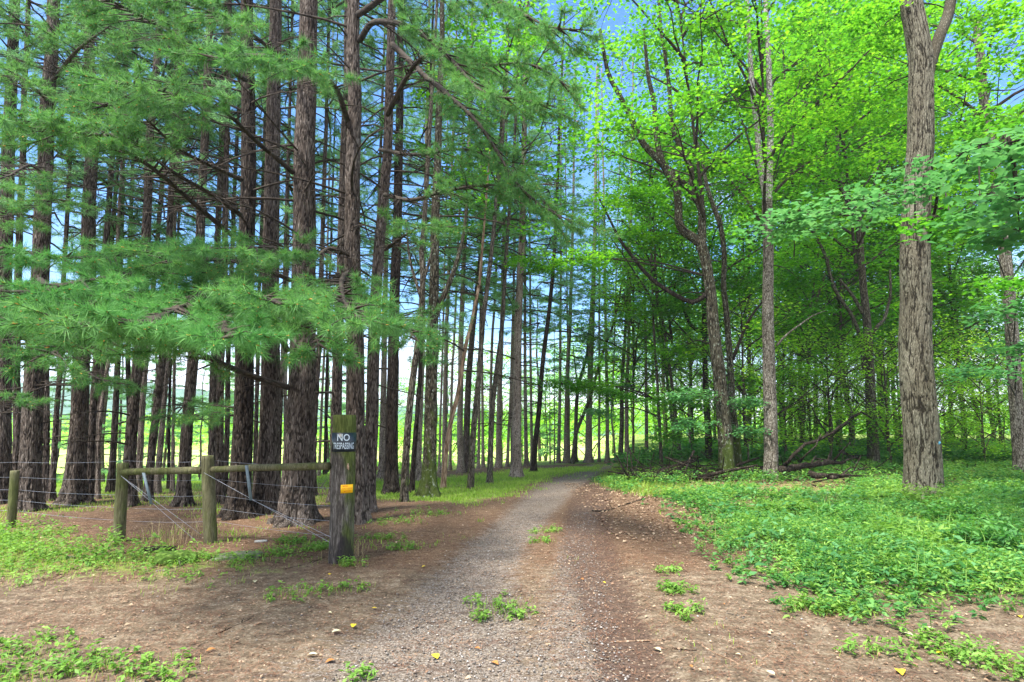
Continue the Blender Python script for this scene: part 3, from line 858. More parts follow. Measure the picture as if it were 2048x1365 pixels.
t('b7', 'pine', [(337, 978), (338, 850), (341, 720), (343, 600)], 6, 'very thin dark pine just right of the light tan trunk', d=15, bk='pine_bark_dark', dead=6, crown=('mid', 0))
t('b8', 'pine', [(345, 984), (347, 830), (350, 690), (352, 600)], 7, 'thin pinkish pine pole just left of the lone gray pine', bk='pine_bark_pale', dead=8, crown=('mid', 1))
t('b9', 'pine', [(365, 1012), (370, 930), (376, 840), (387, 700), (400, 480), (412, 260), (419, 100)], 25, 'lone smooth gray pine with flared foot between the two round rail posts', dead=14, crown=('tall', 0), fl=.7)
t('c1', 'pine', [(425, 996), (424, 850), (428, 700), (434, 520)], 17, 'gray pine standing right behind the middle rail post', dead=10, crown=('tall', 1))
t('c2', 'pine', [(440, 1008), (441, 850), (443, 720), (450, 500), (452, 350)], 16, 'brown pine just right of the middle rail post', dead=10, crown=('mid', 2))
t('c3', 'pine', [(451, 990), (454, 850), (456, 700), (462, 560)], 11, 'slim brown pine half hidden by the one right of the middle rail post', dead=8, crown=('mid', 0))
t('c4', 'pine', [(474, 1036), (482, 920), (486, 840), (491, 730), (494, 560), (497, 380), (496, 170), (494, 20)], 43, 'almost black thick pine with deep bark, first of the four great trunks behind the rail', bk='pine_bark_dark', dead=26, fl=.75, deadh=(2.2, 10))
t('c5', 'pine', [(510, 990), (512, 850), (516, 720), (520, 560)], 9, 'thin pine glimpsed between the two darkest great trunks', dead=5, crown=('mid', 1))
t('c6', 'pine', [(530, 1026), (536, 900), (541, 730), (543, 500), (546, 250), (549, 60)], 43, 'great brown pine between the black trunk and the flared one behind the rail', dead=24, fl=.6, deadh=(3, 10))
t('c7', 'pine', [(556, 1000), (560, 850), (566, 700), (570, 540)], 9, 'narrow reddish pine just left of the great flared trunk', dead=5, crown=('mid', 2))
t('c8', 'pine', [(570, 975), (571, 850), (572, 700)], 7, 'pale straight pine pole hard against the great flared trunk', bk='pine_bark_pale', d=16, dead=5, crown=('mid', 0))
t('c9', 'pine', [(590, 1047), (595, 926), (604, 760), (607, 560), (610, 400), (613, 200), (616, 40)], 60, 'widest pine with a spreading root flare just left of the signed post', dead=30, fl=.62, deadh=(2.4, 10))
t('d1', 'pine', [(624, 992), (630, 830), (640, 650), (646, 450)], 12, 'slim brown pine just right of the widest flared trunk', dead=8, crown=('mid', 1))
t('d2', 'pine', [(638, 952), (644, 800), (650, 680), (653, 560)], 6, 'thin distant pine leaning in the gap left of the signed post', bk='pine_bark_pale', dead=6, crown=('mid', 2))
t('d3', 'pine', [(650, 950), (652, 800), (656, 680)], 7, 'distant dark pine seen just left of the signed post', bk='pine_bark_dark', dead=6, crown=('mid', 0))
t('d4', 'pine', [(672, 1005), (673, 830), (677, 640), (684, 450), (688, 300)], 23, 'brown pine rising straight behind the top of the signed post', dead=12, crown=('tall', 2))
t('d5', 'pine', [(712, 1046), (712, 930), (710, 780), (706, 560), (707, 400), (712, 200), (706, 20)], 40, 'great gray barked pine immediately right of the signed post', dead=26, fl=.35, deadh=(3, 10))
t('d6', 'pine', [(733, 1024), (738, 920), (746, 740), (753, 580), (766, 400), (775, 300), (780, 170), (784, 60)], 27, 'pine leaning away right from the great gray trunk beside the signed post', bk='pine_bark', dead=20, fl=.5, deadh=(3, 10))
t('d7', 'pine', [(740, 968), (743, 830), (746, 700), (752, 560)], 9, 'slim red brown pine right of the leaning pine beside the signed post', dead=8, crown=('mid', 1))
t('d8', 'pine', [(763, 958), (765, 830), (768, 700), (771, 560)], 13, 'pale gray pine left of the thick dark pine at the lawn edge', bk='pine_bark_pale', dead=8, crown=('mid', 2))
t('d9', 'pine', [(783, 987), (783, 900), (786, 720), (790, 570), (796, 400), (798, 260)], 26, 'thick dark pine with flared foot standing left of the leaning slender trunk', bk='pine_bark_dark', dead=16, crown=('tall', 0), fl=.6)
t('e1', 'leaf', [(807, 1004), (812, 920), (818, 830), (828, 740), (840, 650), (845, 560), (843, 500), (850, 420)], 15, 'slender tree leaning right toward the mossy trunk, its foot in grass', bk='smooth_bark', H=13, fl=.25,
  limbs=[(7, [(843, 600), (820, 520), (812, 440)]), (7, [(842, 580), (865, 500), (880, 430)])])
t('e2', 'pine', [(823, 985), (830, 880), (837, 780), (842, 680)], 9, 'narrow dark stem directly behind the slender leaning tree', bk='pine_bark_dark', dead=12, crown=('low', 0))
t('e3', 'pine', [(837, 963), (839, 870), (842, 780), (846, 620)], 11, 'brown pine between the slender leaning tree and the mossy trunk', dead=8, crown=('mid', 0))
t('e4', 'leaf', [(858, 993), (861, 900), (862, 800), (863, 700), (868, 560), (872, 400), (878, 240)], 27, 'upright mossy green trunk with a black flared foot, forking high up', bk='mossy_bark', H=14, fl=.75, dead=10, deadh=(3, 9),
  limbs=[(13, [(866, 650), (884, 600), (905, 550), (925, 480), (935, 400)], None, .4)])
t('e5', 'pine', [(878, 946), (881, 830), (885, 700)], 5, 'thin dark pole just right of the mossy trunk', dead=8, crown=('mid', 1))
t('e6', 'pine', [(887, 944), (890, 800), (893, 650), (897, 560)], 10, 'brown pine behind the tilted bare dead trunk', dead=8, crown=('mid', 2))
t('e7', 'deadtree', [(886, 977), (893, 900), (903, 840), (916, 785), (930, 698), (944, 640), (956, 580), (962, 530)], 10, 'bare orange dead trunk tilted strongly right, bark peeled off', H=9.5, fl=.2, dead=6, deadh=(2, 8), grp=None)
t('e8', 'pine', [(900, 941), (902, 830), (905, 720), (910, 640)], 6, 'thin pale pine close behind the tilted dead trunk foot', bk='pine_bark_pale', dead=7, crown=('mid', 0))
t('e9', 'pine', [(921, 947), (921, 830), (922, 720), (926, 576), (934, 400)], 13, 'left one of two straight pines side by side behind the tilted dead trunk', dead=10, crown=('mid', 1))
t('f1', 'pine', [(933, 945), (935, 850), (938, 753), (947, 650), (954, 590), (966, 420)], 14, 'right one of two straight pines side by side behind the tilted dead trunk', bk='pine_bark', dead=10, crown=('mid', 2))
t('f2', 'leaf', [(940, 978), (946, 880), (955, 785), (963, 690), (968, 630), (975, 576), (990, 440), (1003, 300)], 12, 'slim dark leaning tree at the lawn edge, left of a similar leaner', H=15, fl=.25, bk='smooth_bark', dead=8, deadh=(3, 9), crown=None, czoff=5)
t('f3', 'pine', [(957, 938), (958, 820), (960, 700)], 6, 'thin pine pole just behind the first dark leaner', dead=7, crown=('mid', 0))
t('f4', 'pine', [(966, 936), (965, 800), (964, 700)], 6, 'thin pine pole between the two dark leaning trees', dead=7, crown=('mid', 1))
t('f5', 'leaf', [(978, 968), (983, 870), (988, 790), (1000, 690), (1005, 640), (1008, 592), (1018, 430), (1030, 260)], 11, 'second slim dark leaner at the lawn edge, nearer the drive', H=15, fl=.3, bk='smooth_bark', dead=8, deadh=(3, 9), crown=('under', 1), czoff=5.5)
t('f6', 'pine', [(979, 931), (981, 800), (984, 672), (991, 560)], 7, 'pale pine partly covered by the second dark leaner', bk='pine_bark_pale', dead=8, crown=('mid', 2))
t('f7', 'pine', [(996, 936), (998, 840), (1000, 753), (1004, 640)], 11, 'pale straight pine just right of the second dark leaner', bk='pine_bark_pale', dead=10, crown=('mid', 0))
t('f8', 'pine', [(1014, 934), (1018, 850), (1022, 760)], 6, 'thin pine left of the stout pine beside the drive', dead=8, crown=('mid', 1))
t('f9', 'pine', [(1025, 934), (1024, 820), (1025, 700), (1027, 600)], 7, 'narrow pine showing along the left side of the stout pine', dead=8, crown=('mid', 2))
t('g1', 'pine', [(1033, 956), (1033, 870), (1035, 770), (1036, 656), (1041, 540), (1046, 400)], 19, 'stout straight pine standing nearest the left side of the drive', dead=16, crown=('low', 0), czoff=2, fl=.5)
t('g2', 'pine', [(1053, 933), (1051, 830), (1050, 690), (1050, 600)], 8, 'slim pine just right of the stout pine beside the drive', dead=9, crown=('mid', 0))
t('g3', 'pine', [(1064, 931), (1062, 800), (1061, 690)], 6, 'thin pine directly left of the slanting pine at the drive bend', dead=9, crown=('mid', 1))
t('g4', 'pine', [(1067, 944), (1070, 890), (1077, 834), (1088, 705), (1100, 608), (1111, 450)], 11, 'slanting dark pine on the lawn where the drive bends', bk='pine_bark_dark', dead=14, crown=('low', 1), czoff=2)
t('g5', 'pine', [(1100, 928), (1100, 850)], 3.4, 'spindly young pine with low tufts right of the slanting pine', H=4, dead=0, crown=('far', 0), scale=.28, fl=.1)
t('g6', 'pine', [(1109, 928), (1109, 820)], 3, 'thin bare pole right of the spindly young pine', H=7, dead=4, fl=.1, deadh=(1, 6))
t('g7', 'pine', [(1117, 927), (1119, 830), (1120, 753), (1121, 640)], 7, 'slim pine at the lawn edge, left of two close pines', dead=9, crown=('mid', 2), scale=.72)
t('g8', 'pine', [(1131, 927), (1133, 840), (1135, 753), (1141, 608), (1145, 480)], 10, 'pinkish pine at the lawn edge touching a thinner one', dead=10, crown=('mid', 0), scale=.72)
t('g9', 'pine', [(1138, 926), (1138, 850), (1137, 790)], 4.5, 'thinner of two touching pines before the crossed trunks', dead=6, crown=('low', 1))
t('h1', 'leaf', [(1143, 928), (1149, 885), (1156, 856), (1177, 805), (1190, 760), (1199, 727), (1211, 690), (1222, 663), (1238, 602)], 8, 'leaning trunk crossing in front of its neighbour at the drive end', H=11.5, fl=.3, bk='smooth_bark', dead=5, deadh=(4, 9))
t('h2', 'leaf', [(1150, 925), (1151, 880), (1152, 834), (1157, 770), (1173, 715), (1182, 620)], 9, 'upright forked tree crossed by the leaning trunk at the drive end', H=12, bk='smooth_bark', limbs=[(4, [(1156, 780), (1150, 730), (1146, 690)])], crown=None, czoff=4)
t('h3', 'pine', [(1177, 926), (1178, 834), (1181, 721), (1185, 640), (1190, 450)], 14, 'stoutest pine at the far end of the drive', dead=12, crown=('mid', 1), scale=.72, fl=.6)
t('h4', 'pine', [(1198, 925), (1199, 800), (1199, 720)], 5.5, 'thin pine just right of the stoutest one at the drive end', dead=8, crown=('mid', 2), scale=.72)
t('h5', 'pine', [(1215, 925), (1214, 785), (1212, 672)], 8, 'straight pine standing right where the drive vanishes', dead=10, crown=('mid', 0), scale=.72)
t('h6', 'pine', [(1231, 925), (1227, 870), (1223, 834), (1225, 760), (1228, 705)], 4, 'thin wavy stem right of where the drive vanishes', dead=5, crown=('low', 0))
t('h7', 'leaf', [(1240, 925), (1243, 850), (1244, 770), (1251, 657), (1256, 560)], 10, 'left of two close trunks beyond the brush pile, foot slightly bowed', bk='smooth_bark', H=13, crown=None, czoff=4)
t('h8', 'pine', [(1254, 925), (1253, 850), (1254, 770), (1258, 657)], 9, 'right of two close trunks beyond the brush pile', dead=8, crown=('mid', 1), scale=.72)
t('h9', 'leaf', [(1267, 926), (1267, 850), (1268, 760)], 4.5, 'thin pole behind the left end of the brush pile', H=9, crown=('under', 0), czoff=1)

# ------------------------------------------------------------------ the broadleaf trees on the right
t('k1', 'leaf', [(1293, 925), (1293, 843), (1292, 740)], 8, 'gray trunk in the bright gap behind the brush pile', bk='gray_bark', H=12, crown=None, czoff=2)
t('k2', 'leaf', [(1323, 941), (1321, 890), (1318, 834), (1313, 740), (1310, 705), (1306, 620), (1305, 576), (1300, 430), (1298, 300)], 7.5, 'slim tree rising from the brush pile with layered boughs to the left', bk='smooth_bark', H=12, crown=('under', 1), czoff=4,
  limbs=[(3.5, [(1314, 795), (1290, 800), (1262, 808), (1238, 826)])],
  blobs=[(1120, 768, 19, .95, .8, .16, 22, 60, .085, 1), (1180, 775, 19, .9, .8, .20, 22, 60, .085, 1), (1232, 790, 18.5, .8, .7, .28, 20, 60, .085, 2), (1200, 826, 18, .6, .6, .12, 12, 55, .09, 3)])
t('k3', 'leaf', [(1350, 917), (1347, 860), (1342, 818), (1333, 750), (1322, 700)], 8, 'pale leaning trunk with its darker twin behind the brush pile', bk='gray_bark', H=11, crown=('under', 2), czoff=2)
t('k4', 'leaf', [(1361, 928), (1357, 880), (1351, 834), (1343, 760), (1335, 705), (1327, 650), (1319, 600), (1305, 520)], 9, 'dark leaning trunk right of its pale twin behind the brush pile', bk='smooth_bark', H=12, crown=('under', 2), czoff=3)
t('k5', 'leaf', [(1419, 932), (1416, 860), (1412, 800), (1410, 700), (1408, 592)], 15, 'dark trunk standing behind the crooked mossy tree', bk='dark_wood', H=12, crown=('mid', 0), limbs=[(9, [(1409, 665), (1385, 655), (1368, 620), (1362, 590), (1340, 560)])])
t('k6', 'leaf', [(1455, 960), (1452, 890), (1446, 818), (1437, 750), (1430, 698), (1424, 640), (1421, 590), (1413, 527), (1400, 483)], 31, 'crooked mossy tree with lichen patches and a snaking fork', bk='mossy_bark', H=5.5, fl=.35, taper=.28,
  limbs=[(20, [(1404, 492), (1384, 474), (1365, 461), (1357, 440), (1357, 410), (1350, 370), (1322, 325), (1295, 299), (1278, 272), (1262, 235), (1238, 189), (1216, 145), (1200, 60)], None, .35),
         (15, [(1350, 375), (1322, 318), (1312, 260), (1308, 205), (1296, 150), (1288, 60)], None, .4),
         (19, [(1403, 492), (1404, 466), (1403, 420), (1388, 392), (1378, 378), (1350, 350), (1320, 322)], None, .5),
         (12, [(1380, 384), (1383, 340), (1362, 300), (1350, 270), (1343, 246), (1339, 180), (1330, 110), (1322, 60), (1318, 0)], None, .5),
         (11, [(1412, 590), (1385, 605), (1350, 590), (1318, 570), (1290, 545), (1262, 510), (1240, 480), (1215, 430), (1190, 380)], 'dark_wood', .3)],
  crown=('near', 1), czoff=2.8,
  blobs=[(1260, 400, 16, 1.2, 1, .5, 26, 60, .10), (1150, 520, 16, 1.4, 1, .2, 26, 60, .09), (1050, 520, 16, .8, .8, .2, 12, 60, .09), (1300, 480, 19, 1.5, 1, .4, 28, 60, .10), (1330, 610, 19.5, 1.3, 1, .45, 28, 60, .10, 2), (1360, 700, 19.5, 1.2, .9, .4, 24, 60, .10, 1), (1480, 560, 20, 1.2, .8, .5, 26, 60, .10, 2), (1490, 760, 20, 1.1, .8, .4, 22, 60, .10, 1)])
t('k7', 'leaf', [(1479, 950), (1473, 880), (1464, 800), (1458, 700), (1452, 620), (1448, 576), (1449, 505), (1437, 432)], 17, 'trunk close behind the crooked mossy tree, top broken off jagged', bk='mossy_bark', H=6.6, fl=.3, taper=.4,
  limbs=[(8, [(1465, 720), (1480, 682), (1493, 650), (1510, 622), (1528, 600), (1545, 560)], 'dark_wood'), (11, [(1441, 450), (1430, 420), (1414, 373), (1402, 310), (1392, 280)], 'gray_bark', .5)], crown=None, czoff=1.5)
t('k8', 'leaf', [(1541, 960), (1541, 880), (1540, 800), (1538, 657), (1537, 530), (1537, 400)], 29, 'speckled upright trunk splitting high into two pale stems', bk='gray_bark', H=6.4, fl=.3, taper=.25,
  limbs=[(15, [(1535, 415), (1530, 385), (1524, 350), (1517, 300), (1514, 250), (1505, 180), (1500, 110), (1495, 30), (1494, -80)], 'pale_limb', .5),
         (16, [(1537, 415), (1538, 380), (1539, 340), (1541, 240), (1538, 150), (1536, 90), (1532, 20), (1530, -80)], 'pale_limb', .6),
         (5, [(1553, 692), (1575, 668), (1600, 650), (1625, 632), (1650, 622)], None, .4)],
  crown=('near', 0), czoff=2.5)
t('m1', 'leaf', [(1565, 903), (1566, 800), (1568, 700)], 6, 'thin dark stem just right of the speckled upright trunk', H=10, crown=('under', 0))
t('m2', 'leaf', [(1580, 900), (1581, 800), (1582, 700), (1586, 600)], 10, 'dark stem second to the right of the speckled trunk', bk='dark_wood', H=12, crown=('high', 1))
t('m3', 'leaf', [(1603, 918), (1605, 860), (1609, 802), (1614, 750), (1619, 705), (1625, 640), (1636, 590), (1648, 556), (1660, 500)], 10, 'curving dark trunk behind the fallen forked branch', bk='smooth_bark', H=12, crown=('under', 1), czoff=3, limbs=[(4, [(1603, 800), (1592, 778), (1585, 762)])])
t('m4', 'leaf', [(1632, 900), (1632, 800), (1631, 657), (1632, 560)], 10, 'straight trunk right of the curving dark one', H=13, crown=('high', 2))
t('m5', 'leaf', [(1675, 893), (1674, 800), (1676, 640), (1680, 500)], 8, 'darker of two parallel trunks midway to the forking trunk', bk='dark_wood', H=13, crown=('mid', 2), d=28)
t('m6', 'leaf', [(1681, 895), (1681, 800), (1681, 640), (1682, 500)], 6, 'paler of two parallel trunks midway to the forking trunk', bk='gray_bark', H=13, crown=('high', 0), d=26)
t('m7', 'leaf', [(1703, 890), (1705, 850), (1713, 802), (1714, 740), (1713, 680)], 4.5, 'wavy sapling stem left of the forking trunk', H=8, crown=('under', 2))
t('m8', 'leaf', [(1746, 936), (1746, 880), (1743, 834), (1739, 740), (1735, 660), (1731, 608), (1722, 505), (1717, 440), (1700, 405)], 25, 'dark trunk with three rising forks left of the massive ridged trunk', bk='smooth_bark', H=7.3, fl=.45, taper=.4,
  limbs=[(9, [(1729, 745), (1723, 690), (1713, 653), (1698, 622), (1687, 608), (1664, 566), (1648, 505), (1611, 440), (1594, 396), (1583, 352), (1585, 264), (1572, 185), (1566, 100)], None, .45),
         (9, [(1726, 628), (1708, 596), (1693, 576), (1680, 560)], None, .6), (9, [(1746, 668), (1757, 650), (1768, 640), (1776, 612), (1781, 585), (1780, 540)], None, .5),
         (10, [(1714, 440), (1691, 396), (1677, 308), (1672, 250), (1664, 170)], 'gray_bark', .5), (7, [(1716, 445), (1736, 409), (1745, 380), (1760, 320)], None, .5)],
  crown=('near', 1), czoff=2)
t('m9', 'leaf', [(1763, 898), (1763, 800), (1763, 657), (1766, 540)], 13, 'dark trunk right behind the forking trunk', bk='dark_wood', H=13, crown=('high', 1), czoff=1)
t('n1', 'leaf', [(1774, 893), (1776, 800), (1778, 700)], 9, 'gray trunk left of the curved one beside the massive ridged trunk', bk='gray_bark', H=12, crown=('mid', 1))
t('n2', 'leaf', [(1796, 900), (1791, 840), (1786, 760), (1785, 660), (1784, 600)], 11, 'curved trunk just left of the massive ridged trunk', bk='smooth_bark', H=13, crown=('high', 2))
t('n3', 'leaf', [(1846, 1002), (1845, 900), (1838, 800), (1834, 700), (1831, 600), (1828, 527), (1834, 420), (1839, 300), (1840, 200), (1841, 130), (1834, 60), (1826, 0), (1820, -120)], 78, 'massive pale trunk with deep ridged bark and a small blue paint mark', bk='oak_bark', H=11, fl=.22, taper=.36,
  limbs=[(30, [(1850, 170), (1866, 110), (1882, 65), (1893, 40), (1902, 0), (1915, -120)], None, .7),
         (7, [(1858, 480, 11.9), (1872, 410, 11), (1880, 360, 10), (1915, 315, 8.5), (1960, 290, 7), (2020, 285, 6), (2090, 270, 5.5)], 'dark_wood', .4),
         (4, [(1790, 422, 12), (1770, 417, 11), (1735, 424, 10), (1700, 432, 9)], 'dark_wood', .4)],
  crown=None, czoff=3.5)
t('n4', 'leaf', [(1906, 892), (1903, 830), (1900, 780), (1896, 700), (1891, 657), (1882, 576), (1875, 480)], 12, 'dark trunk first to the right of the massive ridged trunk', bk='smooth_bark', H=13, crown=('near', 1), czoff=0, limbs=[(6, [(1908, 800), (1918, 765), (1929, 731), (1945, 690), (1958, 650), (1975, 625)], 'gray_bark', .6)])
t('n5', 'leaf', [(1959, 882), (1954, 830), (1948, 802), (1935, 737), (1925, 673), (1914, 608), (1911, 520)], 11, 'mossy trunk curving left, second right of the massive ridged trunk', bk='mossy_bark', H=13, crown=('high', 0))
t('n6', 'leaf', [(2037, 900), (2031, 800), (2026, 700), (2018, 600), (2011, 520), (2003, 440), (1985, 300), (1966, 170), (1952, 40)], 33, 'tall gray trunk near the right edge leaning left overhead', bk='gray_bark', d=16.5, H=13, fl=.25, crown=('near', 2), czoff=2, taper=.4)
t('n7', 'leaf', [(2036, 936), (2043, 905), (2056, 870), (2080, 800)], 20, 'foot of a dark leaning trunk at the right edge', bk='dark_wood', H=6, fl=.3, crown=None, czoff=1)

# boughs of the nearest pines reaching out towards the camera
fans('c4', [[(476, 480, 10), (400, 420, 8.6), (310, 345, 7.3), (210, 290, 6.2), (90, 262, 5.4), (-30, 235, 4.7)],
            [(480, 430, 10), (420, 388, 8.8), (345, 345, 7.6), (262, 282, 6.6), (190, 270, 6.0), (60, 262, 5.2)],
            [(482, 360, 10), (440, 340, 9.2), (360, 300, 8), (270, 220, 6.8), (190, 205, 6)],
            [(490, 160, 10), (420, 110, 8.5), (330, 60, 7), (230, 10, 6), (120, -30, 5.2)]], side=.6, start=.6, bare=26, seed=1, K=28, wd=.006, sp=.36, droop=-.02)
fans('c4', [[(478, 560, 10), (400, 545, 8), (300, 548, 6.4), (200, 556, 5.2), (90, 575, 4.5), (0, 590, 4.1)],
            [(480, 610, 10), (380, 585, 7.6), (270, 590, 5.8), (170, 610, 4.6), (90, 640, 4.0)],
            [(478, 520, 10), (380, 500, 8), (270, 505, 6.6), (150, 515, 5.6), (40, 500, 4.8), (-40, 480, 4.4)]], side=.6, start=.34, seed=2, K=40, mats=('twig', 'needles_bright'))
fans('c6', [[(524, 560, 10.3), (470, 560, 8.4), (410, 585, 6.4), (350, 615, 5.0), (290, 640, 4.1), (230, 640, 3.6)],
            [(530, 600, 10.3), (500, 600, 8), (470, 625, 6), (450, 650, 4.8), (470, 670, 3.8)]], side=.5, start=.35, seed=3, mats=('twig', 'needles_bright'), K=48)
fans('c9', [[(575, 775, 9.6), (480, 742, 8), (390, 702, 6.5), (300, 668, 5.2), (200, 650, 4.2), (120, 655, 3.6)],
            [(574, 700, 9.6), (540, 640, 7.6), (520, 600, 6), (530, 600, 5), (560, 610, 4.2)],
            [(580, 560, 9.6), (500, 530, 8), (430, 520, 6.8), (350, 520, 6), (300, 500, 5.4)],
            [(585, 345, 9.6), (520, 290, 8.4), (450, 225, 7.2), (380, 200, 6.4), (290, 180, 5.6), (200, 165, 5)],
            [(590, 150, 9.6), (520, 80, 8), (430, 30, 6.6), (340, -10, 5.6)]], side=.55, start=.52, bare=18, seed=4, sp=.32, K=32, wd=.006)
fans('d5', [[(695, 240, 9.7), (670, 175, 8.4), (620, 150, 7), (560, 115, 5.8), (500, 110, 5), (420, 120, 4.6)],
            [(700, 510, 9.7), (660, 498, 9), (620, 520, 8), (560, 500, 7), (480, 500, 6.2), (400, 500, 5.8)],
            [(700, 545, 9.7), (685, 560, 7.4), (690, 600, 5.6), (710, 625, 4.6), (740, 650, 4.1)],
            [(704, 560, 9.7), (670, 560, 8), (640, 590, 6.6), (620, 640, 5.6), (640, 690, 5.0), (640, 740, 4.8)],
            [(720, 80, 9.7), (750, 45, 8.6), (830, 60, 7.6), (900, 120, 6.8), (960, 180, 6.2), (1040, 200, 5.8), (1110, 215, 5.5)],
            [(716, 30, 9.7), (800, -20, 8), (900, -20, 6.8), (1000, 10, 6), (1090, 60, 5.5), (1180, 70, 5.2)]], side=.55, start=.45, bare=14, seed=5, K=34, sp=.31, wd=.006)
fans('d6', [[(785, 90, 10.6), (850, 150, 9.6), (900, 190, 8.8), (960, 250, 8), (1040, 370, 7.6), (1120, 430, 7.2), (1190, 450, 7)],
            [(775, 230, 10.6), (830, 130, 9.4), (880, 110, 8.5), (960, 130, 7.6), (1060, 130, 7), (1150, 180, 6.6)],
            [(770, 390, 10.6), (820, 400, 9.4), (900, 380, 8.6), (980, 370, 8), (1060, 380, 7.6), (1120, 440, 7.4)],
            [(760, 300, 10.6), (830, 310, 9.6), (930, 300, 8.8), (1010, 330, 8.2), (1060, 300, 7.8)],
            [(770, 500, 10.6), (810, 470, 9.4), (850, 450, 8.6), (900, 455, 8)],
            [(765, 640, 10.6), (790, 640, 8.4), (815, 655, 7), (830, 690, 6.2)]], side=.6, start=.42, bare=18, seed=6, K=28, wd=.007, sp=.32)
fans('a3', [[(70, 700, 11), (30, 660, 8.6), (0, 640, 7), (-60, 640, 6)], [(80, 560, 11), (120, 600, 9), (140, 660, 7.6), (120, 700, 6.8), (60, 720, 6)],
            [(66, 820, 11), (30, 800, 10), (-10, 790, 9)], [(75, 650, 11), (140, 680, 9.2), (200, 690, 8), (240, 660, 7)],
            [(90, 350, 11), (60, 330, 9.8), (10, 350, 8.6), (-50, 360, 7.6)], [(95, 200, 11), (50, 160, 9.6), (-10, 120, 8.4)], [(88, 440, 11), (40, 430, 9.8), (-10, 440, 8.6)],
            [(97, 170, 11), (160, 100, 9.5), (240, 40, 8)]], side=.7, start=.35, seed=7, K=24, wd=.008, ln=.125, bare=14, sp=.33)
fans('a6', [[(180, 420, 12), (120, 400, 10.5), (60, 420, 9.4)], [(184, 250, 12), (240, 200, 10.5), (300, 180, 9.6)], [(182, 150, 12), (120, 90, 10.6), (60, 60, 9.6)], [(166, 740, 12), (200, 760, 11), (250, 770, 10.4)]], side=.7, start=.3, seed=8, K=24, wd=.008, ln=.125, bare=14, sp=.33)
fans('b9', [[(384, 790, 12), (350, 830, 11.5), (325, 835, 11)], [(384, 800, 12), (420, 810, 11.4), (470, 815, 11)], [(382, 830, 12), (400, 830, 11), (440, 825, 10.4)]], side=.45, start=.2, seed=9, K=28, wd=.005, ln=.12)
# blobs of leaves on named trees are parts of them
def add_foliage(key, blobs, seed=0, name='foliage'):
    root, base, P, R, d = TREES[key]
    rng = np.random.default_rng(9000 + seed); m3 = MB()
    bmats = [M['twig'], M['leaf'], M['leaf_dark'], M['leaf_blue'], M['weed_bright']]
    for bl in blobs:
        bx, by, bd, rx, ry, rz, n, per, sz, mi = bl[:10]
        C = at(bx, by, bd)
        if len(bl) > 10: S = at(*bl[10])
        else: S = P[min(range(len(P)), key=lambda k: abs(P[k][2] - min(C[2] - .2, P[-1][2])))]
        mid = (S + C) / 2 + np.array([0, 0, .15])
        Pm = spline([S, mid, C], .3); m3.tube(Pm, np.linspace(.022, .006, len(Pm)), 5, 0, caps=False)
        for k in range(n):
            v = rng.normal(size=3); v = v / np.linalg.norm(v) * rng.random() ** .4
            c = C + v * np.array([rx, ry, rz])
            m3.tube([C + (c - C) * .1, (C + c) / 2 + np.array([0, 0, .04]), c], [.006, .005, .002], 3, 0, caps=False)
            spray(m3, c, .34 * rng.uniform(.6, 1.2), per, sz, rng, mi, thick=.04)
    m3.build(name, bmats, root, base)

add_foliage('n3', [(1930, 330, 7.5, .5, .6, .14, 12, 16, .13, 3, (1960, 290, 7)), (2010, 300, 6, .5, .6, .14, 14, 16, .13, 3, (2020, 285, 6)),
                   (2040, 400, 6, .5, .7, .16, 16, 16, .13, 3, (2020, 285, 6)), (1960, 400, 7, .6, .7, .16, 16, 16, .13, 3, (1960, 290, 7)), (2040, 460, 6.5, .5, .6, .15, 14, 16, .13, 3, (2020, 285, 6)),
                   (1900, 430, 8, .5, .6, .14, 12, 15, .13, 2, (1880, 360, 10)), (1740, 400, 9, .9, .7, .16, 18, 18, .13, 3, (1735, 424, 10)), (1640, 430, 9, .9, .7, .14, 18, 18, .13, 3, (1700, 432, 9)),
                   (1560, 455, 9, .7, .7, .12, 14, 18, .12, 3, (1700, 432, 9)), (1830, 340, 9.5, .6, .6, .16, 8, 16, .13, 3), (1760, 60, 13, 1.4, 1, .5, 24, 50, .10, 1), (1930, 40, 13, 1.4, 1, .5, 22, 50, .10, 1), (1740, 200, 13.5, 1.2, 1, .5, 20, 50, .10, 1)], 1)
add_foliage('k6', [(1375, 790, 16.4, .8, .4, .16, 14, 40, .095, 3), (1492, 805, 16.6, .7, .4, .14, 14, 40, .095, 3), (1385, 850, 16.4, .7, .4, .18, 14, 40, .095, 3), (1500, 860, 16.6, .5, .4, .18, 12, 40, .095, 3),
                   (1360, 800, 19, 1.3, .8, .45, 26, 50, .10, 2), (1350, 870, 19, 1.0, .8, .3, 18, 50, .10, 2)], 2)
add_foliage('n6', [(2010, 620, 9, .6, .7, .12, 14, 30, .10, 3), (2040, 690, 9, .5, .6, .12, 12, 30, .10, 3), (1985, 740, 11, .7, .7, .14, 14, 34, .10, 3), (2040, 560, 9, .6, .6, .2, 14, 30, .10, 2),
                   (1990, 330, 12, 1.2, 1, .4, 26, 44, .11, 1), (1960, 450, 12, 1.2, 1, .4, 26, 44, .11, 2), (2040, 240, 11, 1.0, 1, .4, 20, 44, .11, 2), (2000, 120, 12, 1.2, 1, .5, 22, 44, .11, 1)], 3)
add_foliage('k8', [(1600, 330, 19, 1.1, 1, .4, 26, 50, .10, 1), (1630, 160, 19, 1.3, 1, .5, 30, 50, .10, 1), (1470, 200, 19, 1.2, 1, .5, 30, 50, .10, 1), (1420, 60, 18, 1.3, 1, .5, 30, 50, .10, 1), (1640, 30, 18, 1.4, 1, .5, 30, 50, .10, 2), (1600, 560, 19, .9, .8, .4, 20, 50, .10, 2)], 4)

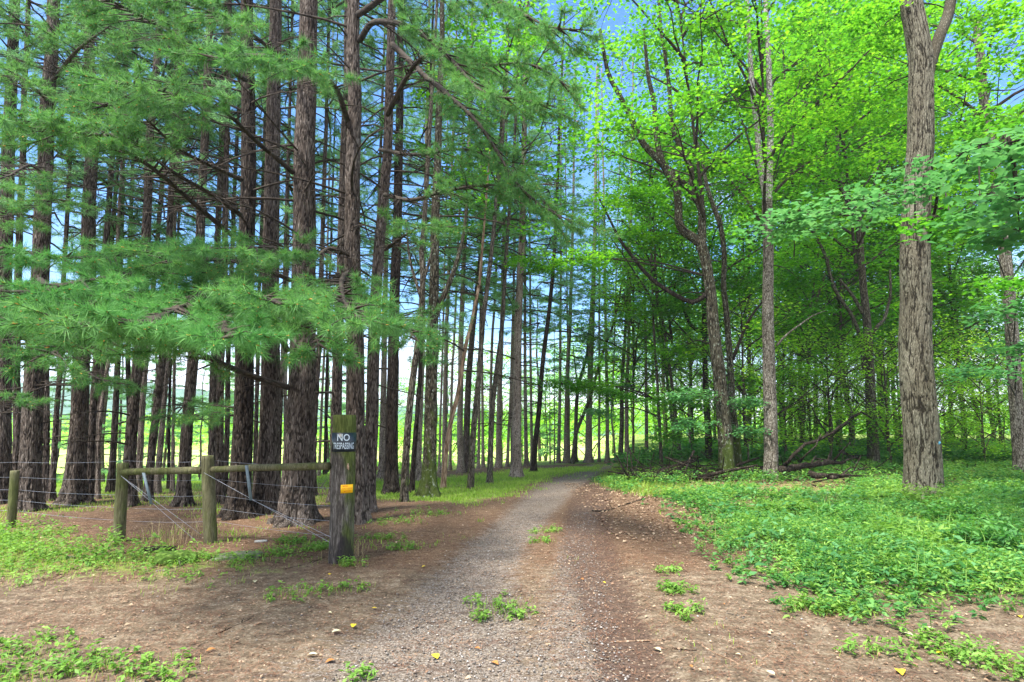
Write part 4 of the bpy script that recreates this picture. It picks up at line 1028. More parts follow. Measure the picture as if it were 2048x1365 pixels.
# ------------------------------------------------------------------ trees farther back
def clone_tree(name, meshes, loc, scale, rot, label, cat, group):
    r = empty(name, loc, label, cat, group); r.rotation_euler.z = rot; r.scale = (scale,) * 3
    for nm, me in meshes:
        c = bpy.data.objects.new(nm, me); COL.objects.link(c); c.parent = r
    return r
def stem_mesh(seed, H, r0, m):
    rng = np.random.default_rng(seed); P = np.stack([rng.normal(0, .1, 9).cumsum(), rng.normal(0, .1, 9).cumsum(), np.linspace(-.2, H, 9)], 1); P[0, :2] = 0
    mb = MB(); mb.tube(spline(P, 1), np.linspace(r0, r0 * .25, len(spline(P, 1))), 10, 0, wob=.06)
    V, fs, mi = mb.arrays(); return mesh_of('trunk', (V, fs, mi), [m])
ST_L = [stem_mesh(200 + k, 14, .15, M['smooth_bark']) for k in range(3)]
ST_P = [stem_mesh(210 + k, 14, .14, M['pine_bark']) for k in range(2)]
ST_S = [stem_mesh(220 + k, 4.6, .035, M['smooth_bark']) for k in range(2)]
rngB = np.random.default_rng(77)
back_r = [(1330, 40), (1385, 32), (1430, 44), (1500, 31), (1560, 40), (1610, 32), (1650, 42), (1700, 30), (1760, 36), (1815, 30), (1870, 40), (1920, 31), (1985, 38), (2050, 30), (2140, 34),
          (1480, 58), (1680, 58), (1900, 56), (2040, 52)]
for k, (px, d) in enumerate(back_r):
    x = at(px, 855, d)[0]
    clone_tree('broadleaf_tree', [('trunk', ST_L[k % 3]), ('crown', LC['high' if k % 2 else 'far'][k % 3])], (x, d, float(gz(x, d))), rngB.uniform(.8, 1.1), rngB.uniform(0, 6.28),
               'leafy broadleaf tree deep in the bright woodland behind the trunks on the right', 'tree', 'trees deep in the woodland on the right')
back_c = [(455, 60), (560, 64), (660, 58), (720, 70), (790, 52), (850, 60), (895, 46), (950, 54), (1000, 45), (1045, 58), (1090, 46), (1135, 56), (1180, 45), (1225, 54), (1265, 46), (1310, 58), (1360, 50)]
for k, (px, d) in enumerate(back_c):
    x = at(px, 855, d)[0]
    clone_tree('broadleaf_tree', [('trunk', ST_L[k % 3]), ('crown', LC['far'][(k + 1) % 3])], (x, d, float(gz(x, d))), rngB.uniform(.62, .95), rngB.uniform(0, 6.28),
               'yellow green broadleaf tree standing in the bright field beyond the pines', 'tree', 'field edge trees beyond the pines')
saps = [(1385, 24), (1490, 19), (1510, 25), (1570, 21), (1620, 26), (1660, 20), (1700, 24), (1775, 19), (1800, 25), (1870, 21), (1930, 25), (1965, 19), (2000, 23), (2045, 20), (2100, 24), (1420, 28), (1590, 30), (1890, 30)]
for k, (px, d) in enumerate(saps):
    x = at(px, 855, d)[0]
    clone_tree('sapling', [('trunk', ST_S[k % 2]), ('crown', LC['sap'][k % 3])], (x, d, float(gz(x, d))), rngB.uniform(.6, 1.1), rngB.uniform(0, 6.28),
               'leafy sapling filling the space between the woodland trunks on the right', 'tree', 'saplings under the woodland trees')
back_p = [(120, 30), (215, 26), (240, 34), (300, 30), (335, 27), (400, 36), (480, 30), (500, 26), (655, 30), (700, 36), (870, 34), (1080, 33),]
for k, (px, d) in enumerate(back_p):
    x = at(px, 855, d)[0]
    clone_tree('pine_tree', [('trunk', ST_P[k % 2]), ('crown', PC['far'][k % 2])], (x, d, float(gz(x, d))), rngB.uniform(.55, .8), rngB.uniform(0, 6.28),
               'small young pine with boughs down to the ground beyond the plantation edge', 'tree', 'young pines beyond the plantation edge')

def far_woods():
    rng = np.random.default_rng(5); mb = MB()
    n = 5200
    x = rng.uniform(-260, 260, n); y = 150 + 60 * rng.random(n) - .12 * x
    base = gz(x, y); top = 9 + 5 * n2(x, y, 14, 8) + 3 * n2(x, y, 5, 9)
    z = base + top * rng.random(n) ** .7
    c = np.stack([x, y, z], 1)
    P = np.repeat(c, 16, 0) + rng.normal(0, 1, (n * 16, 3)) * np.array([1.3, 1.3, .8])
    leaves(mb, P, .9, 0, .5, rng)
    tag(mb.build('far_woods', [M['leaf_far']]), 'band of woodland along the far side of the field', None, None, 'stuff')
far_woods()

# ------------------------------------------------------------------ ground cover
def scatter(n, x0, x1, y0, y1, dens, rng):
    x = rng.uniform(x0, x1, n); y = rng.uniform(y0, y1, n)
    k = rng.random(n) < dens(x, y)
    return x[k], y[k]

def plants(mb, x, y, h, nl, size, rng, m=0, spread=.5, long=1.5):
    N = len(x); h = np.broadcast_to(h, (N,)) * rng.uniform(.6, 1.25, N); z = gz(x, y)
    u = rng.uniform(.15, 1, (N, nl)); lean = rng.normal(0, .25, (N, 2))
    P = np.stack([x[:, None] + lean[:, :1] * h[:, None] * u, y[:, None] + lean[:, 1:] * h[:, None] * u, z[:, None] + h[:, None] * u], -1)
    P[..., :2] += rng.normal(0, .22, (N, nl, 2)) * (h * spread)[:, None, None]
    leaves(mb, P.reshape(-1, 3), size, m, .35, rng, long=long, fold=.35)

def blades(mb, x, y, h, w, rng, m=0, bend=.5, zs=None):
    N = len(x); z = gz(x, y) if zs is None else zs; h = np.broadcast_to(h, (N,)) * rng.uniform(.5, 1.3, N); a = rng.uniform(0, 6.283, N); w = np.broadcast_to(w, (N,)) * rng.uniform(.7, 1.3, N)
    d = np.stack([np.cos(a), np.sin(a), 0 * a], 1); s = np.stack([-np.sin(a), np.cos(a), 0 * a], 1) * (w / 2)[:, None]
    b = np.stack([x, y, z - .01], 1); bd = bend * rng.uniform(.3, 1.4, N) * h
    m1 = b + np.array([0, 0, 1]) * (h * .6)[:, None] + d * (bd * .35)[:, None]; t = b + np.array([0, 0, 1]) * (h * .92)[:, None] + d * bd[:, None]
    V = np.stack([b - s, b + s, m1 + s * .7, m1 - s * .7, t], 1).reshape(-1, 3); k = np.arange(N)[:, None] * 5
    mb.add(V, k + [[2, 4, 3]], k + [[0, 1, 2, 3]], m)

rg = np.random.default_rng(31)
def dR(x, y): return in_poly(x, y, GREEN_R)
TPOS = np.array([[v[1][0], v[1][1]] for v in TREES.values()])
BARE = [(*flat(px, py), r) for px, py, r in [(1600, 985, 1.3), (1430, 975, 1.0), (1500, 1012, .6), (1890, 945, 1.2), (1960, 925, 2.2), (2010, 905, 3), (1330, 985, 1.0), (1780, 965, .9), (1840, 1010, .5)]]
def undergrowth():
    mb = MB()
    def dens(lo, k):
        def f(x, y):
            s = dR(x, y) + .35 * n2(x, y, .5, 41)
            patch = n2(x, y, 1.6, 42) + .5 * n2(x, y, .5, 43)
            for (bx, by, br) in BARE: patch = np.maximum(patch, 1.1 - np.hypot(x - bx, (y - by) * .6) / br + .4 * n2(x, y, .6, 47))
            return (.25 * sstep(-.3, .2, s) + .75 * sstep(.1, 1.1, s)) * (1 - .96 * sstep(.05, .6, patch) * (.45 + .55 * sstep(8, 11, y))) * k
        return f
    x, y = scatter(30000, 1.2, 14, 3.6, 10.5, dens(0, .85), rg); s = dR(x, y)
    h = .09 + .17 * sstep(0, 1.2, s) + .20 * n2(x, y, .8, 44) + .08 * n2(x, y, .3, 48); h = np.maximum(h, .045)
    q = rg.random(len(x)) < .6
    plants(mb, x[q], y[q], h[q], 12, .038, rg, 0, long=1.7); plants(mb, x[~q], y[~q], h[~q] * 1.05, 13, .030, rg, 1, long=1.9)
    bx, by = x[::3], y[::3]; blades(mb, bx + .03, by, h[::3] * 1.5, .006, rg, 1)
    x, y = scatter(24000, 1.6, 24, 10.5, 20, dens(0, .7), rg); h = .24 + .1 * n2(x, y, 1.3, 45)
    qq = rg.random(len(x)) < .6; plants(mb, x[qq], y[qq], h[qq], 12, .06, rg, 0); plants(mb, x[~qq], y[~qq], h[~qq] * 1.2, 12, .05, rg, 1)
    x, y = scatter(22000, 4, 50, 20, 44, dens(0, .6), rg); plants(mb, x, y, .5 + .25 * n2(x, y, 2, 46), 12, .14, rg, 0)
    for (px, py, r, n, h) in [(1885, 1030, .5, 60, .42), (1930, 1060, .5, 60, .42), (1790, 1015, .4, 40, .36), (1980, 1110, .5, 60, .40), (2030, 1040, .7, 80, .45), (1700, 1050, .5, 50, .34), (1560, 1035, .5, 50, .30), (1820, 1100, .5, 50, .30), (1640, 900, 2, 90, .7), (1800, 905, 2, 90, .7), (1980, 930, 2, 60, .6), (1480, 905, 2, 80, .6), (1300, 925, 1, 60, .5)]:
        c = flat(px, py); a = rg.uniform(0, 6.28, n); q_ = r * np.sqrt(rg.random(n)); k = (len(a)); plants(mb, c[0] + q_ * np.cos(a), c[1] + q_ * np.sin(a) * .8, h, 16, .055 if h < .5 else .1, rg, int(rg.integers(0, 2)), long=1.9)
        blades(mb, c[0] + q_ * np.cos(a + 1), c[1] + q_ * np.sin(a + 1) * .8, h * 1.25, .010, rg, 1, .7)
    # broader paler leaves standing here and there
    x, y = scatter(700, 1.6, 12, 4, 13, dens(0, .6), rg); plants(mb, x, y, .30, 9, .085, rg, 2)
    tag(mb.build('undergrowth', [M['weed'], M['weed_bright'], M['leaf_blue']]), 'low leafy green undergrowth covering the woodland floor on the right', None, None, 'stuff')
undergrowth()

def grass():
    mb = MB()
    def dl(x, y): return sstep(-.2, .9, in_poly(x, y, GREEN_L) + .6 * n2(x, y, .5, 51) + .4 * n2(x, y, .2, 57)) * sstep(-1.5, -7, x + 0 * y) ** .6
    x, y = scatter(42000, -14, -1, 5.2, 9.4, dl, rg); blades(mb, x, y, .07, .005, rg, 0)
    x, y = scatter(5200, -14, -1.2, 5.4, 9, dl, rg); plants(mb, x, y, .11, 8, .030, rg, 1)
    x, y = scatter(800, -14, -3.8, 6.8, 9, dl, rg); plants(mb, x, y, .26, 14, .042, rg, 1)
    def dw(x, y): return sstep(-.5, .6, in_poly(x, y, LAWN) + .5 * n2(x, y, .8, 52))
    x, y = scatter(90000, -8, 5, 11, 27, dw, rg); blades(mb, x, y, .075, .016, rg, 0)
    def dp(x, y): return sstep(.0, .7, n2(x, y, 1.4, 53) + .5 * n2(x, y, .4, 54) + .35 * sstep(10, 14, y) + .6 * sstep(-3, 0, edge_s(x, y))) * .8 * (line_dist(x, y, TRACK_L) > 1.6) * (line_dist(x, y, RUT_R) > 3.2) * (dR(x, y) < 0) * (edge_s(x, y) < 4)
    x, y = scatter(120000, -19, 3, 7.6, 20, dp, rg); blades(mb, x, y, .07, .012, rg, 0)
    # sparse blades along the drive and in the forest floor close by
    def ds(x, y): return sstep(.25, .9, n2(x, y, .7, 55) + .5 * n2(x, y, .25, 56)) * .35 * (line_dist(x, y, TRACK_L) > 1.2)
    x, y = scatter(26000, -8, 5, 2.6, 9, ds, rg); blades(mb, x, y, .05, .005, rg, 0)
    # the tall edge of the drive at the bend
    def de(x, y): return sstep(-.25, .4, dR(x, y)) * (1 - sstep(1.0, 3, dR(x, y)))
    x, y = scatter(40000, 1.0, 8, 13, 27, de, rg); blades(mb, x, y, .16, .010, rg, 0)
    # weedy patches: (px, py, radius m, n, leafy share)
    for px, py, r, n, lf in [(1000, 1205, .30, 200, .3), (1030, 1225, .2, 90, .5), (965, 1225, .12, 40, .9), (1090, 1060, .25, 160, .4), (1085, 1085, .2, 120, .4), (1340, 1150, .14, 60, .8), (1350, 1185, .20, 150, .7), (1362, 1222, .16, 90, .8), (1370, 1240, .05, 20, .9), (1150, 955, .3, 60, .1),
                             (60, 1300, .40, 240, .5), (180, 1330, .35, 240, .5), (300, 1350, .35, 200, .5), (20, 1355, .3, 200, .5), (590, 1190, .35, 180, .3), (690, 1180, .25, 120, .5), (1620, 1215, .25, 260, .6), (1700, 1225, .30, 260, .6),
                             (1870, 1290, .30, 120, .9), (1960, 1320, .30, 160, .9), (1760, 1310, .25, 90, .9), (2030, 1340, .25, 160, .6), (640, 1100, .22, 150, .9), (590, 1085, .25, 150, .95), (560, 1110, .3, 150, .8), (480, 1125, .35, 160, .8), (810, 1100, .25, 120, .6), (770, 1080, .3, 160, .5),
                             (790, 1045, .5, 240, .5), (860, 1030, .5, 260, .4), (700, 1130, .2, 120, .4), (420, 1120, .25, 140, .6), (350, 1130, .3, 200, .6), (720, 1345, .12, 40, .9), (690, 1080, .2, 80, .8)]:
        c = flat(px, py); a = rg.uniform(0, 6.28, n); q = r * np.sqrt(rg.random(n)) * rg.uniform(.5, 1.3, n); x = c[0] + q * np.cos(a); y = c[1] + q * np.sin(a) * .8
        k = rg.random(n) < lf
        blades(mb, x[~k], y[~k], .07, .005, rg, 0); plants(mb, x[k][::4], y[k][::4], .09, 10, .030, rg, 1)
    tag(mb.build('grass', [M['grass'], M['weed_bright']]), 'short bright grass and small weeds in patches over the ground', None, None, 'stuff')
    m2 = MB()
    for px, py, n, h in [(325, 1095, 60, .32), (355, 1090, 40, .3), (690, 1120, 50, .22), (705, 1110, 30, .22), (310, 1085, 30, .35), (1640, 1010, 80, .4), (1660, 1025, 50, .35), (400, 1075, 20, .4)]:
        c = flat(px, py); blades(m2, c[0] + rg.normal(0, .1, n), c[1] + rg.normal(0, .1, n), h, .005, rg, 0, .7)
    tag(m2.build('dry_grass', [M['straw']]), 'wisps of dead straw coloured grass near the fence posts', None, None, 'stuff'); m2 = MB()
    x, y = scatter(5000, 1.5, 14, 4, 16, lambda x, y: sstep(-.2, .6, dR(x, y)) * (n2(x, y, .8, 71) > .05), rg); blades(m2, x, y, .22, .004, rg, 0, .9)
    tag(m2.build('dry_stems', [M['straw']]), 'thin dead stems standing among the green undergrowth', None, None, 'stuff')
    m3 = MB()
    x, y = scatter(15000, -34, -3, 26, 48, lambda x, y: .75 * (edge_s(x, y) > 5), rg); blades(m3, x, y, 1.0, .10, rg, 0, .8); plants(m3, x[::2], y[::2], .9, 6, .3, rg, 0)
    tag(m3.build('field_crop', [M['weed_bright']]), 'rows of leafy green crop in the field beyond the pines', None, None, 'stuff')
grass()

def litter():
    # fallen pine needles
    n = 90000; x = rg.uniform(-7.5, 5, n); y = 2.4 + 8.5 * rg.random(n) ** 1.2
    gl = line_dist(x, y, TRACK_L)
    clump = n2(x, y, .5, 61) + .6 * n2(x, y, .15, 62)
    k = rg.random(n) < np.where(gl < 1.0, .06 + .3 * (clump > .45), .35 + .5 * (clump > 0))
    x, y = x[k], y[k]; n = len(x); a = rg.uniform(0, 6.283, n); L = rg.uniform(.02, .05, n); z = gz(x, y) + rg.uniform(.012, .022, n)
    d = np.stack([np.cos(a) * L, np.sin(a) * L, rg.normal(0, .004, n)], 1); s = np.stack([-np.sin(a), np.cos(a), 0 * a], 1) * .0011
    c = np.stack([x, y, z], 1); mb = MB()
    V = np.stack([c - d - s, c - d + s, c + d + s, c + d - s], 1).reshape(-1, 3); mb.add(V, None, np.arange(len(V)).reshape(-1, 4), 0)
    tag(mb.build('needle_litter', [M['litter']]), 'rust brown fallen pine needles covering the forest floor', None, None, 'stuff')
    # dead leaves and bark chips
    m2 = MB(); n = 22000; x = rg.uniform(-9, 8, n); y = 2.3 + 16 * rg.random(n) ** 1.5; k = rg.random(n) < np.where(line_dist(x, y, TRACK_L) < 1, .35, 1)
    x, y = x[k], y[k]; P = np.stack([x, y, gz(x, y) + .014], 1)
    up = unit(np.stack([rg.normal(0, .25, len(x)), rg.normal(0, .25, len(x)), np.ones(len(x))], 1))
    az = rg.uniform(0, 6.28, len(x))
    leaves(m2, P, .014 + .026 * rg.random(len(x)) ** 3, 0, .05, rg, up=up, fold=.5)
    # leaf strewn slope right of the bend and under the brush pile
    n = 6000; x = rg.uniform(1.5, 9, n); y = rg.uniform(8, 17, n); k = (np.abs(dR(x, y)) < 1.6) | (rg.random(n) < .4); x, y = x[k], y[k]
    leaves(m2, np.stack([x, y, gz(x, y) + .02], 1), .06, 0, .15, rg, fold=.4)
    tag(m2.build('leaf_litter', [M['leaf_litter']]), 'small dry brown leaves scattered over the earth', None, None, 'stuff')
    # loose gravel
    m3 = MB(); n = 60000; x = rg.uniform(-3.4, 3.4, n); y = 2.2 + 9 * rg.random(n) ** 1.35
    g = np.minimum(line_dist(x, y, TRACK_L), line_dist(x, y, TRACK_R) * 1.1) + .5 * n2(x, y, .35, 63)
    k = rg.random(n) < (1 - sstep(.5, 1.3, g)) * .8 + .03; x, y = x[k], y[k]; n = len(x)
    r = (.004 + .010 * rg.random(n) ** 3)[:, None, None]
    O = np.array([[1, 0, 0], [-1, 0, 0], [0, 1, 0], [0, -1, 0], [0, 0, .6], [0, 0, -.6]])[None]
    a = rg.uniform(0, 6.28, n); ca, sa = np.cos(a), np.sin(a); Rm = np.zeros((n, 3, 3)); Rm[:, 0, 0] = ca; Rm[:, 0, 1] = -sa; Rm[:, 1, 0] = sa; Rm[:, 1, 1] = ca; Rm[:, 2, 2] = 1
    V = (O * (1 + rg.uniform(-.35, .35, (n, 6, 3)))) @ Rm * r + np.stack([x, y, gz(x, y) + .008], 1)[:, None]
    Fo = np.array([[0, 2, 4], [2, 1, 4], [1, 3, 4], [3, 0, 4], [2, 0, 5], [1, 2, 5], [3, 1, 5], [0, 3, 5]])
    m3.add(V.reshape(-1, 3), (np.arange(n)[:, None, None] * 6 + Fo[None]).reshape(-1, 3), None, 0)
    tag(m3.build('gravel', [M['stone']]), 'loose gray gravel pressed into the wheel tracks', None, None, 'stuff')
litter()

# ------------------------------------------------------------------ fence, posts, signs
def postm(name, mossy):
    def b(nt, out):
        B = NB(nt); v = B.coords((1, 1, .12), rnd=False); g = B.noise(v, 34, 6, .7, .6); g2 = B.noise(v, 90, 4, .7)
        tc = B.n("ShaderNodeTexCoord"); sp = B.n("ShaderNodeSeparateXYZ"); B.l(tc.outputs['Object'], sp.inputs[0])
        h = B.math('ADD', B.math('MULTIPLY', g, .65), B.math('MULTIPLY', g2, .35))
        if mossy == 2:
            c = B.ramp(h, [(.36, (.012, .009, .008)), (.5, (.075, .065, .055)), (.66, (.27, .245, .22))])
            mz = B.maprange(sp.outputs['Z'], 1.15, 1.5, 0, .55); mx = B.maprange(sp.outputs['X'], .0, .12, 0, .36)
            mn = B.math('ADD', B.math('ADD', mz, mx), B.noise(B.coords((1, 1, .3), rnd=False), 9, 5, .6))
            c = B.mix(B.maprange(mn, .62, .95, 0, .92), c, B.ramp(h, [(.35, (.018, .026, .006)), (.65, (.13, .17, .035))]))
            dk = B.math('ADD', B.noise(B.coords((1, 1, .35), rnd=False), 5, 3), B.maprange(sp.outputs['Z'], .0, .9, .14, -.12))
            c = B.mix(B.maprange(dk, .60, .68, 0, .8), c, (.022, .018, .020))
        else:
            c = B.ramp(h, [(.33, (.04, .037, .02)), (.5, (.14, .125, .075)), (.7, (.28, .26, .17))])
            mn = B.noise(B.coords((1, 1, .4), rnd=False), 6, 5, .6)
            c = B.mix(B.maprange(mn, .42, .62, .25, .9), c, B.ramp(h, [(.35, (.03, .036, .010)), (.65, (.13, .145, .045))]))
        B.bsdf(c, out, .9, B.bump(h, .015, 1), .15)
    return mat(name, b)
M['post_wood'] = postm('post_wood', 2); M['rail_wood'] = postm('rail_wood', 1)
M['wire'] = plain('wire', (.42, .44, .50), .45, .2, 200, .5, .6)
M['batten'] = plain('batten', (.16, .21, .24), .6, .4, 40)
M['sign_black'] = plain('sign_black', (.012, .022, .034), .35, .3, 20, .5)
M['sign_white'] = plain('sign_white', (.52, .62, .70), .5, .15, 30)
M['tag_yellow'] = plain('tag_yellow', (.95, .52, .01), .5, .1, 30)
M['tag_red'] = plain('tag_red', (.72, .10, .01), .5, .1, 30)
M['paint_blue'] = plain('paint_blue', (.10, .38, .55), .6, .5, 60)

def post_mesh(x, y, z0, h, r, lean=(0, 0), seg=28, top=.02):
    mb = MB(); n = 26; t = np.linspace(0, 1, n); P = np.stack([x + lean[0] * t, y + lean[1] * t, z0 - .25 + (h + .25) * t], 1)
    P = np.vstack([P, P[-1] + [0, 0, .004]]); R = np.append(r * (1.04 - .07 * t), r * .86)
    mb.tube(P, R, seg, 0, wob=.035); return mb

gp = flat(682, 1121); GPX, GPY = float(gp[0]), float(gp[1]); GPZ = float(gz(GPX, GPY)); GPR = .142
gp_h = at(682, 831, GPY)[2] - GPZ
post = empty('sign_post', (GPX, GPY, GPZ), 'thick mossy weathered wooden post carrying the signs beside the drive', 'post')
mb = post_mesh(GPX, GPY, GPZ, gp_h, GPR, (0, 0), 44); mb.build('post', [M['post_wood']], post, (GPX, GPY, GPZ), smooth=True)
mb = MB(); c0 = at(695, 933, GPY - GPR)
th = math.atan2(-(math.sqrt(max(GPR ** 2 - (c0[0] - GPX) ** 2, 0))), c0[0] - GPX)
for q in range(5):
    zz = c0[2] + rg.uniform(-.04, .04); xx = c0[0] + rg.uniform(-.012, .012); mb.box((xx, GPY - math.sqrt(GPR ** 2 - (xx - GPX) ** 2) - .001, zz), (.012, .008, rg.uniform(.03, .06)), rot=th + math.pi / 2)
mb.build('splintered_patch', [M['dead_wood']], post, (GPX, GPY, GPZ))

def curved_sheet(cx, cy, r, a0, a1, z0, z1, th=.002, n=24):
    a = np.linspace(a0, a1, n); V = []
    for rr in (r, r + th):
        for z in (z0, z1): V.append(np.stack([cx + rr * np.sin(a), cy - rr * np.cos(a), np.full(n, z)], 1))
    V = np.vstack(V); i = np.arange(n - 1); A, B, C, D = i, i + n, i + 2 * n, i + 3 * n
    Q = np.vstack([np.stack([A, B, B + 1, A + 1], 1), np.stack([C, C + 1, D + 1, D], 1), np.stack([A, A + 1, C + 1, C], 1), np.stack([B, D, D + 1, B + 1], 1), [[0, 2 * n, 3 * n, n], [n - 1, 2 * n - 1, 4 * n - 1, 3 * n - 1]]])
    return V, Q
def text_mesh(s, size_x, size_y, bold=.0):
    cu = bpy.data.curves.new('txt', 'FONT'); cu.body = s; cu.size = 1; cu.offset = bold; cu.align_x = 'CENTER'; cu.align_y = 'CENTER'; cu.resolution_u = 4
    o = bpy.data.objects.new('txt', cu); COL.objects.link(o); bpy.context.view_layer.update()
    me = bpy.data.meshes.new_from_object(o.evaluated_get(bpy.context.evaluated_depsgraph_get()))
    V = np.zeros(len(me.vertices) * 3, np.float32); me.vertices.foreach_get('co', V); V = V.reshape(-1, 3).astype(float)
    T = []
    me.calc_loop_triangles()
    for t_ in me.loop_triangles: T.append(list(t_.vertices))
    bpy.data.objects.remove(o)
    V[:, 0] -= (V[:, 0].min() + V[:, 0].max()) / 2; V[:, 1] -= (V[:, 1].min() + V[:, 1].max()) / 2
    V[:, 0] *= size_x / np.ptp(V[:, 0]); V[:, 1] *= size_y / np.ptp(V[:, 1]); return V[:, :2], np.array(T)
def subdiv_text(V, T, maxx=.02):
    """split triangles so they can follow the curve of the post"""
    V = V.tolist(); T = T.tolist(); out = []
    st = T
    while st:
        a, b, c = st.pop()
        xs = [V[a], V[b], V[c]]; e = [(abs(V[a][0] - V[b][0]), a, b, c), (abs(V[b][0] - V[c][0]), b, c, a), (abs(V[c][0] - V[a][0]), c, a, b)]
        m, p, q, r_ = max(e)
        if m > maxx:
            V.append([(V[p][0] + V[q][0]) / 2, (V[p][1] + V[q][1]) / 2]); k = len(V) - 1; st.append([p, k, r_]); st.append([k, q, r_])
        else: out.append([a, b, c])
    return np.array(V), np.array(out)
def wrap(V2, cx, cy, r, a_c, zc):
    a = a_c + V2[:, 0] / r; return np.stack([cx + r * np.sin(a), cy - r * np.cos(a), zc + V2[:, 1]], 1)

zt, zb = at(682, 866, GPY - GPR)[2], at(682, 904, GPY - GPR)[2]; zc = (zt + zb) / 2; facing = math.atan2(GPX, GPY) * -1
facing = -math.atan2(GPX, GPY)   # the sheet faces the camera side of the post
RS = GPR + .008
sign = empty('warning_sign', (GPX + RS * math.sin(facing), GPY - RS * math.cos(facing), zc), 'black sheet with white letters reading NO TRESPASSING wrapped round the thick post', 'sign')
so = np.array(sign.location)
V, Q = curved_sheet(GPX, GPY, RS, facing - 1.25, facing + 1.25, zb, zt); make_obj('panel', V - so, Q, M['sign_black'], sign)
H_ = zt - zb
for s, w_, h_, dz, ax, bold in (('NO', .150, H_ * .36, H_ * .25, -.05, .012), ('TRESPASSING', .270, H_ * .34, -H_ * .19, -.04, .010)):
    V2, T2 = text_mesh(s, w_, h_, bold); V2, T2 = subdiv_text(V2, T2)
    make_obj('lettering', wrap(V2, GPX, GPY, RS + .0045, facing + ax, zc + dz) - so, T2, M['sign_white'], sign)
yt, yb = at(688, 970, GPY - GPR)[2], at(688, 987, GPY - GPR)[2]; ya = facing + .36
tg = empty('notice_tag', (GPX + RS * math.sin(ya), GPY - RS * math.cos(ya), (yt + yb) / 2), 'small yellow notice with red handwriting tacked low on the thick post', 'notice'); to = np.array(tg.location)
V, Q = curved_sheet(GPX, GPY, RS, ya - .52, ya + .52, yb, yt); make_obj('card', V - to, Q, M['tag_yellow'], tg)
HY = yt - yb
def scribble(seed, w, zc_, amp):
    r_ = np.random.default_rng(seed); n = 34; xs = np.linspace(-w / 2, w / 2, n); zs = zc_ + amp * r_.uniform(-1, 1, n)
    P = np.stack([xs, zs], 1); V2 = []; T2 = []
    for a, b in zip(P[:-1], P[1:]):
        if r_.random() < .16: continue
        d = b - a; d = d / np.linalg.norm(d); nn = np.array([-d[1], d[0]]) * .0011; k = len(V2); V2 += [a - nn, a + nn, b + nn, b - nn]; T2 += [[k, k + 1, k + 2], [k, k + 2, k + 3]]
    return np.array(V2), np.array(T2)
mb = MB()
V2, T2 = text_mesh('NOTICE', .062, HY * .16, .02); mb.add(wrap(V2 + [-.028, 0], GPX, GPY, RS + .004, ya, (yt + yb) / 2 + HY * .33), T2)
for k, (dz, w_) in enumerate(((.05, .125), (-.27, .09))):
    V2, T2 = scribble(3 + k, w_, HY * dz, HY * .085); mb.add(wrap(V2, GPX, GPY, RS + .004, ya, (yt + yb) / 2), T2)
mb.build('handwriting', [M['tag_red']], tg, to)

fence = empty('wire_fence', (-4.2, 7.95, 0), 'mossy round post and rail fence end strung with thin wires left of the signed post', 'fence'); fo = np.array(fence.location)
p2_ = flat(424, 1086); p3_ = flat(238, 1084); p4_ = flat(22, 1056)
FP = []
for (p, top, w_, tx) in ((p2_, 912, 24, 415), (p3_, 927, 21, 246), (p4_, 942, 15, 30)):
    z0 = float(gz(*p)); h = at(424, top, p[1])[2] - z0; r = w_ / 2 / F * p[1]; dx = at(tx, top, p[1])[0] - p[0]
    post_mesh(p[0], p[1], z0, h, r, (dx, 0)).build('post', [M['rail_wood']], fence, fo, smooth=True); FP.append((p[0] + dx * .8, p[1], z0, h, r))
def rail(a, b, r):
    P = spline(np.array([a, (np.array(a) + b) / 2 + [0, 0, .006], b]), .1); P[1:-1] += rg.normal(0, .003, (len(P) - 2, 3)).cumsum(0) * .5
    m_ = MB(); m_.tube(P, np.linspace(r, r * 1.12, len(P)), 20, 0, wob=.06); m_.build('rail', [M['rail_wood']], fence, fo, smooth=True)
a_ = at(243, 945, p3_[1] - .03); b_ = at(404, 941, p2_[1]); c_ = at(424, 940, p2_[1] - .02); e_ = at(658, 933, GPY + .02)
rail(a_, b_, .046); rail(c_, e_, .043)
# wires
ends = [(GPX + .0, GPY + GPR * .2), (p2_[0], p2_[1] + .07), (p3_[0], p3_[1] + .07), (p4_[0], p4_[1] + .05), (-13.5, 10.2)]
for h in (1.12, .86, .64, .46, .28):
    m_ = MB(); Pw = []
    for (x, y) in ends: Pw.append([x, y, float(gz(x, y)) + h * (1.0 if x > -6 else (.92 if x > -9 else .85))])
    Pf = []
    for a, b in zip(Pw[:-1], Pw[1:]):
        for t_ in np.linspace(0, 1, 9)[:-1]: q = np.array(a) * (1 - t_) + np.array(b) * t_; q[2] -= .02 * 4 * t_ * (1 - t_); Pf.append(q)
    Pf.append(Pw[-1]); m_.tube(Pf, .0016, 5, 0); m_.build('wire', [M['wire']], fence, fo)
def brace(a, b, name='brace_wire', r=.0022):
    m_ = MB(); m_.tube(spline([a, b], .3), r, 5, 0); m_.build(name, [M['wire']], fence, fo)
brace(at(242, 952, p3_[1] - .1), at(412, 1100, p2_[1] - .1)); brace(at(246, 955, p3_[1] - .1), at(405, 1072, p2_[1] - .06))
brace(at(408, 946, p2_[1] - .1), at(672, 1092, GPY - .125)); brace(at(500, 998, 7.45), at(668, 1078, GPY - .12))
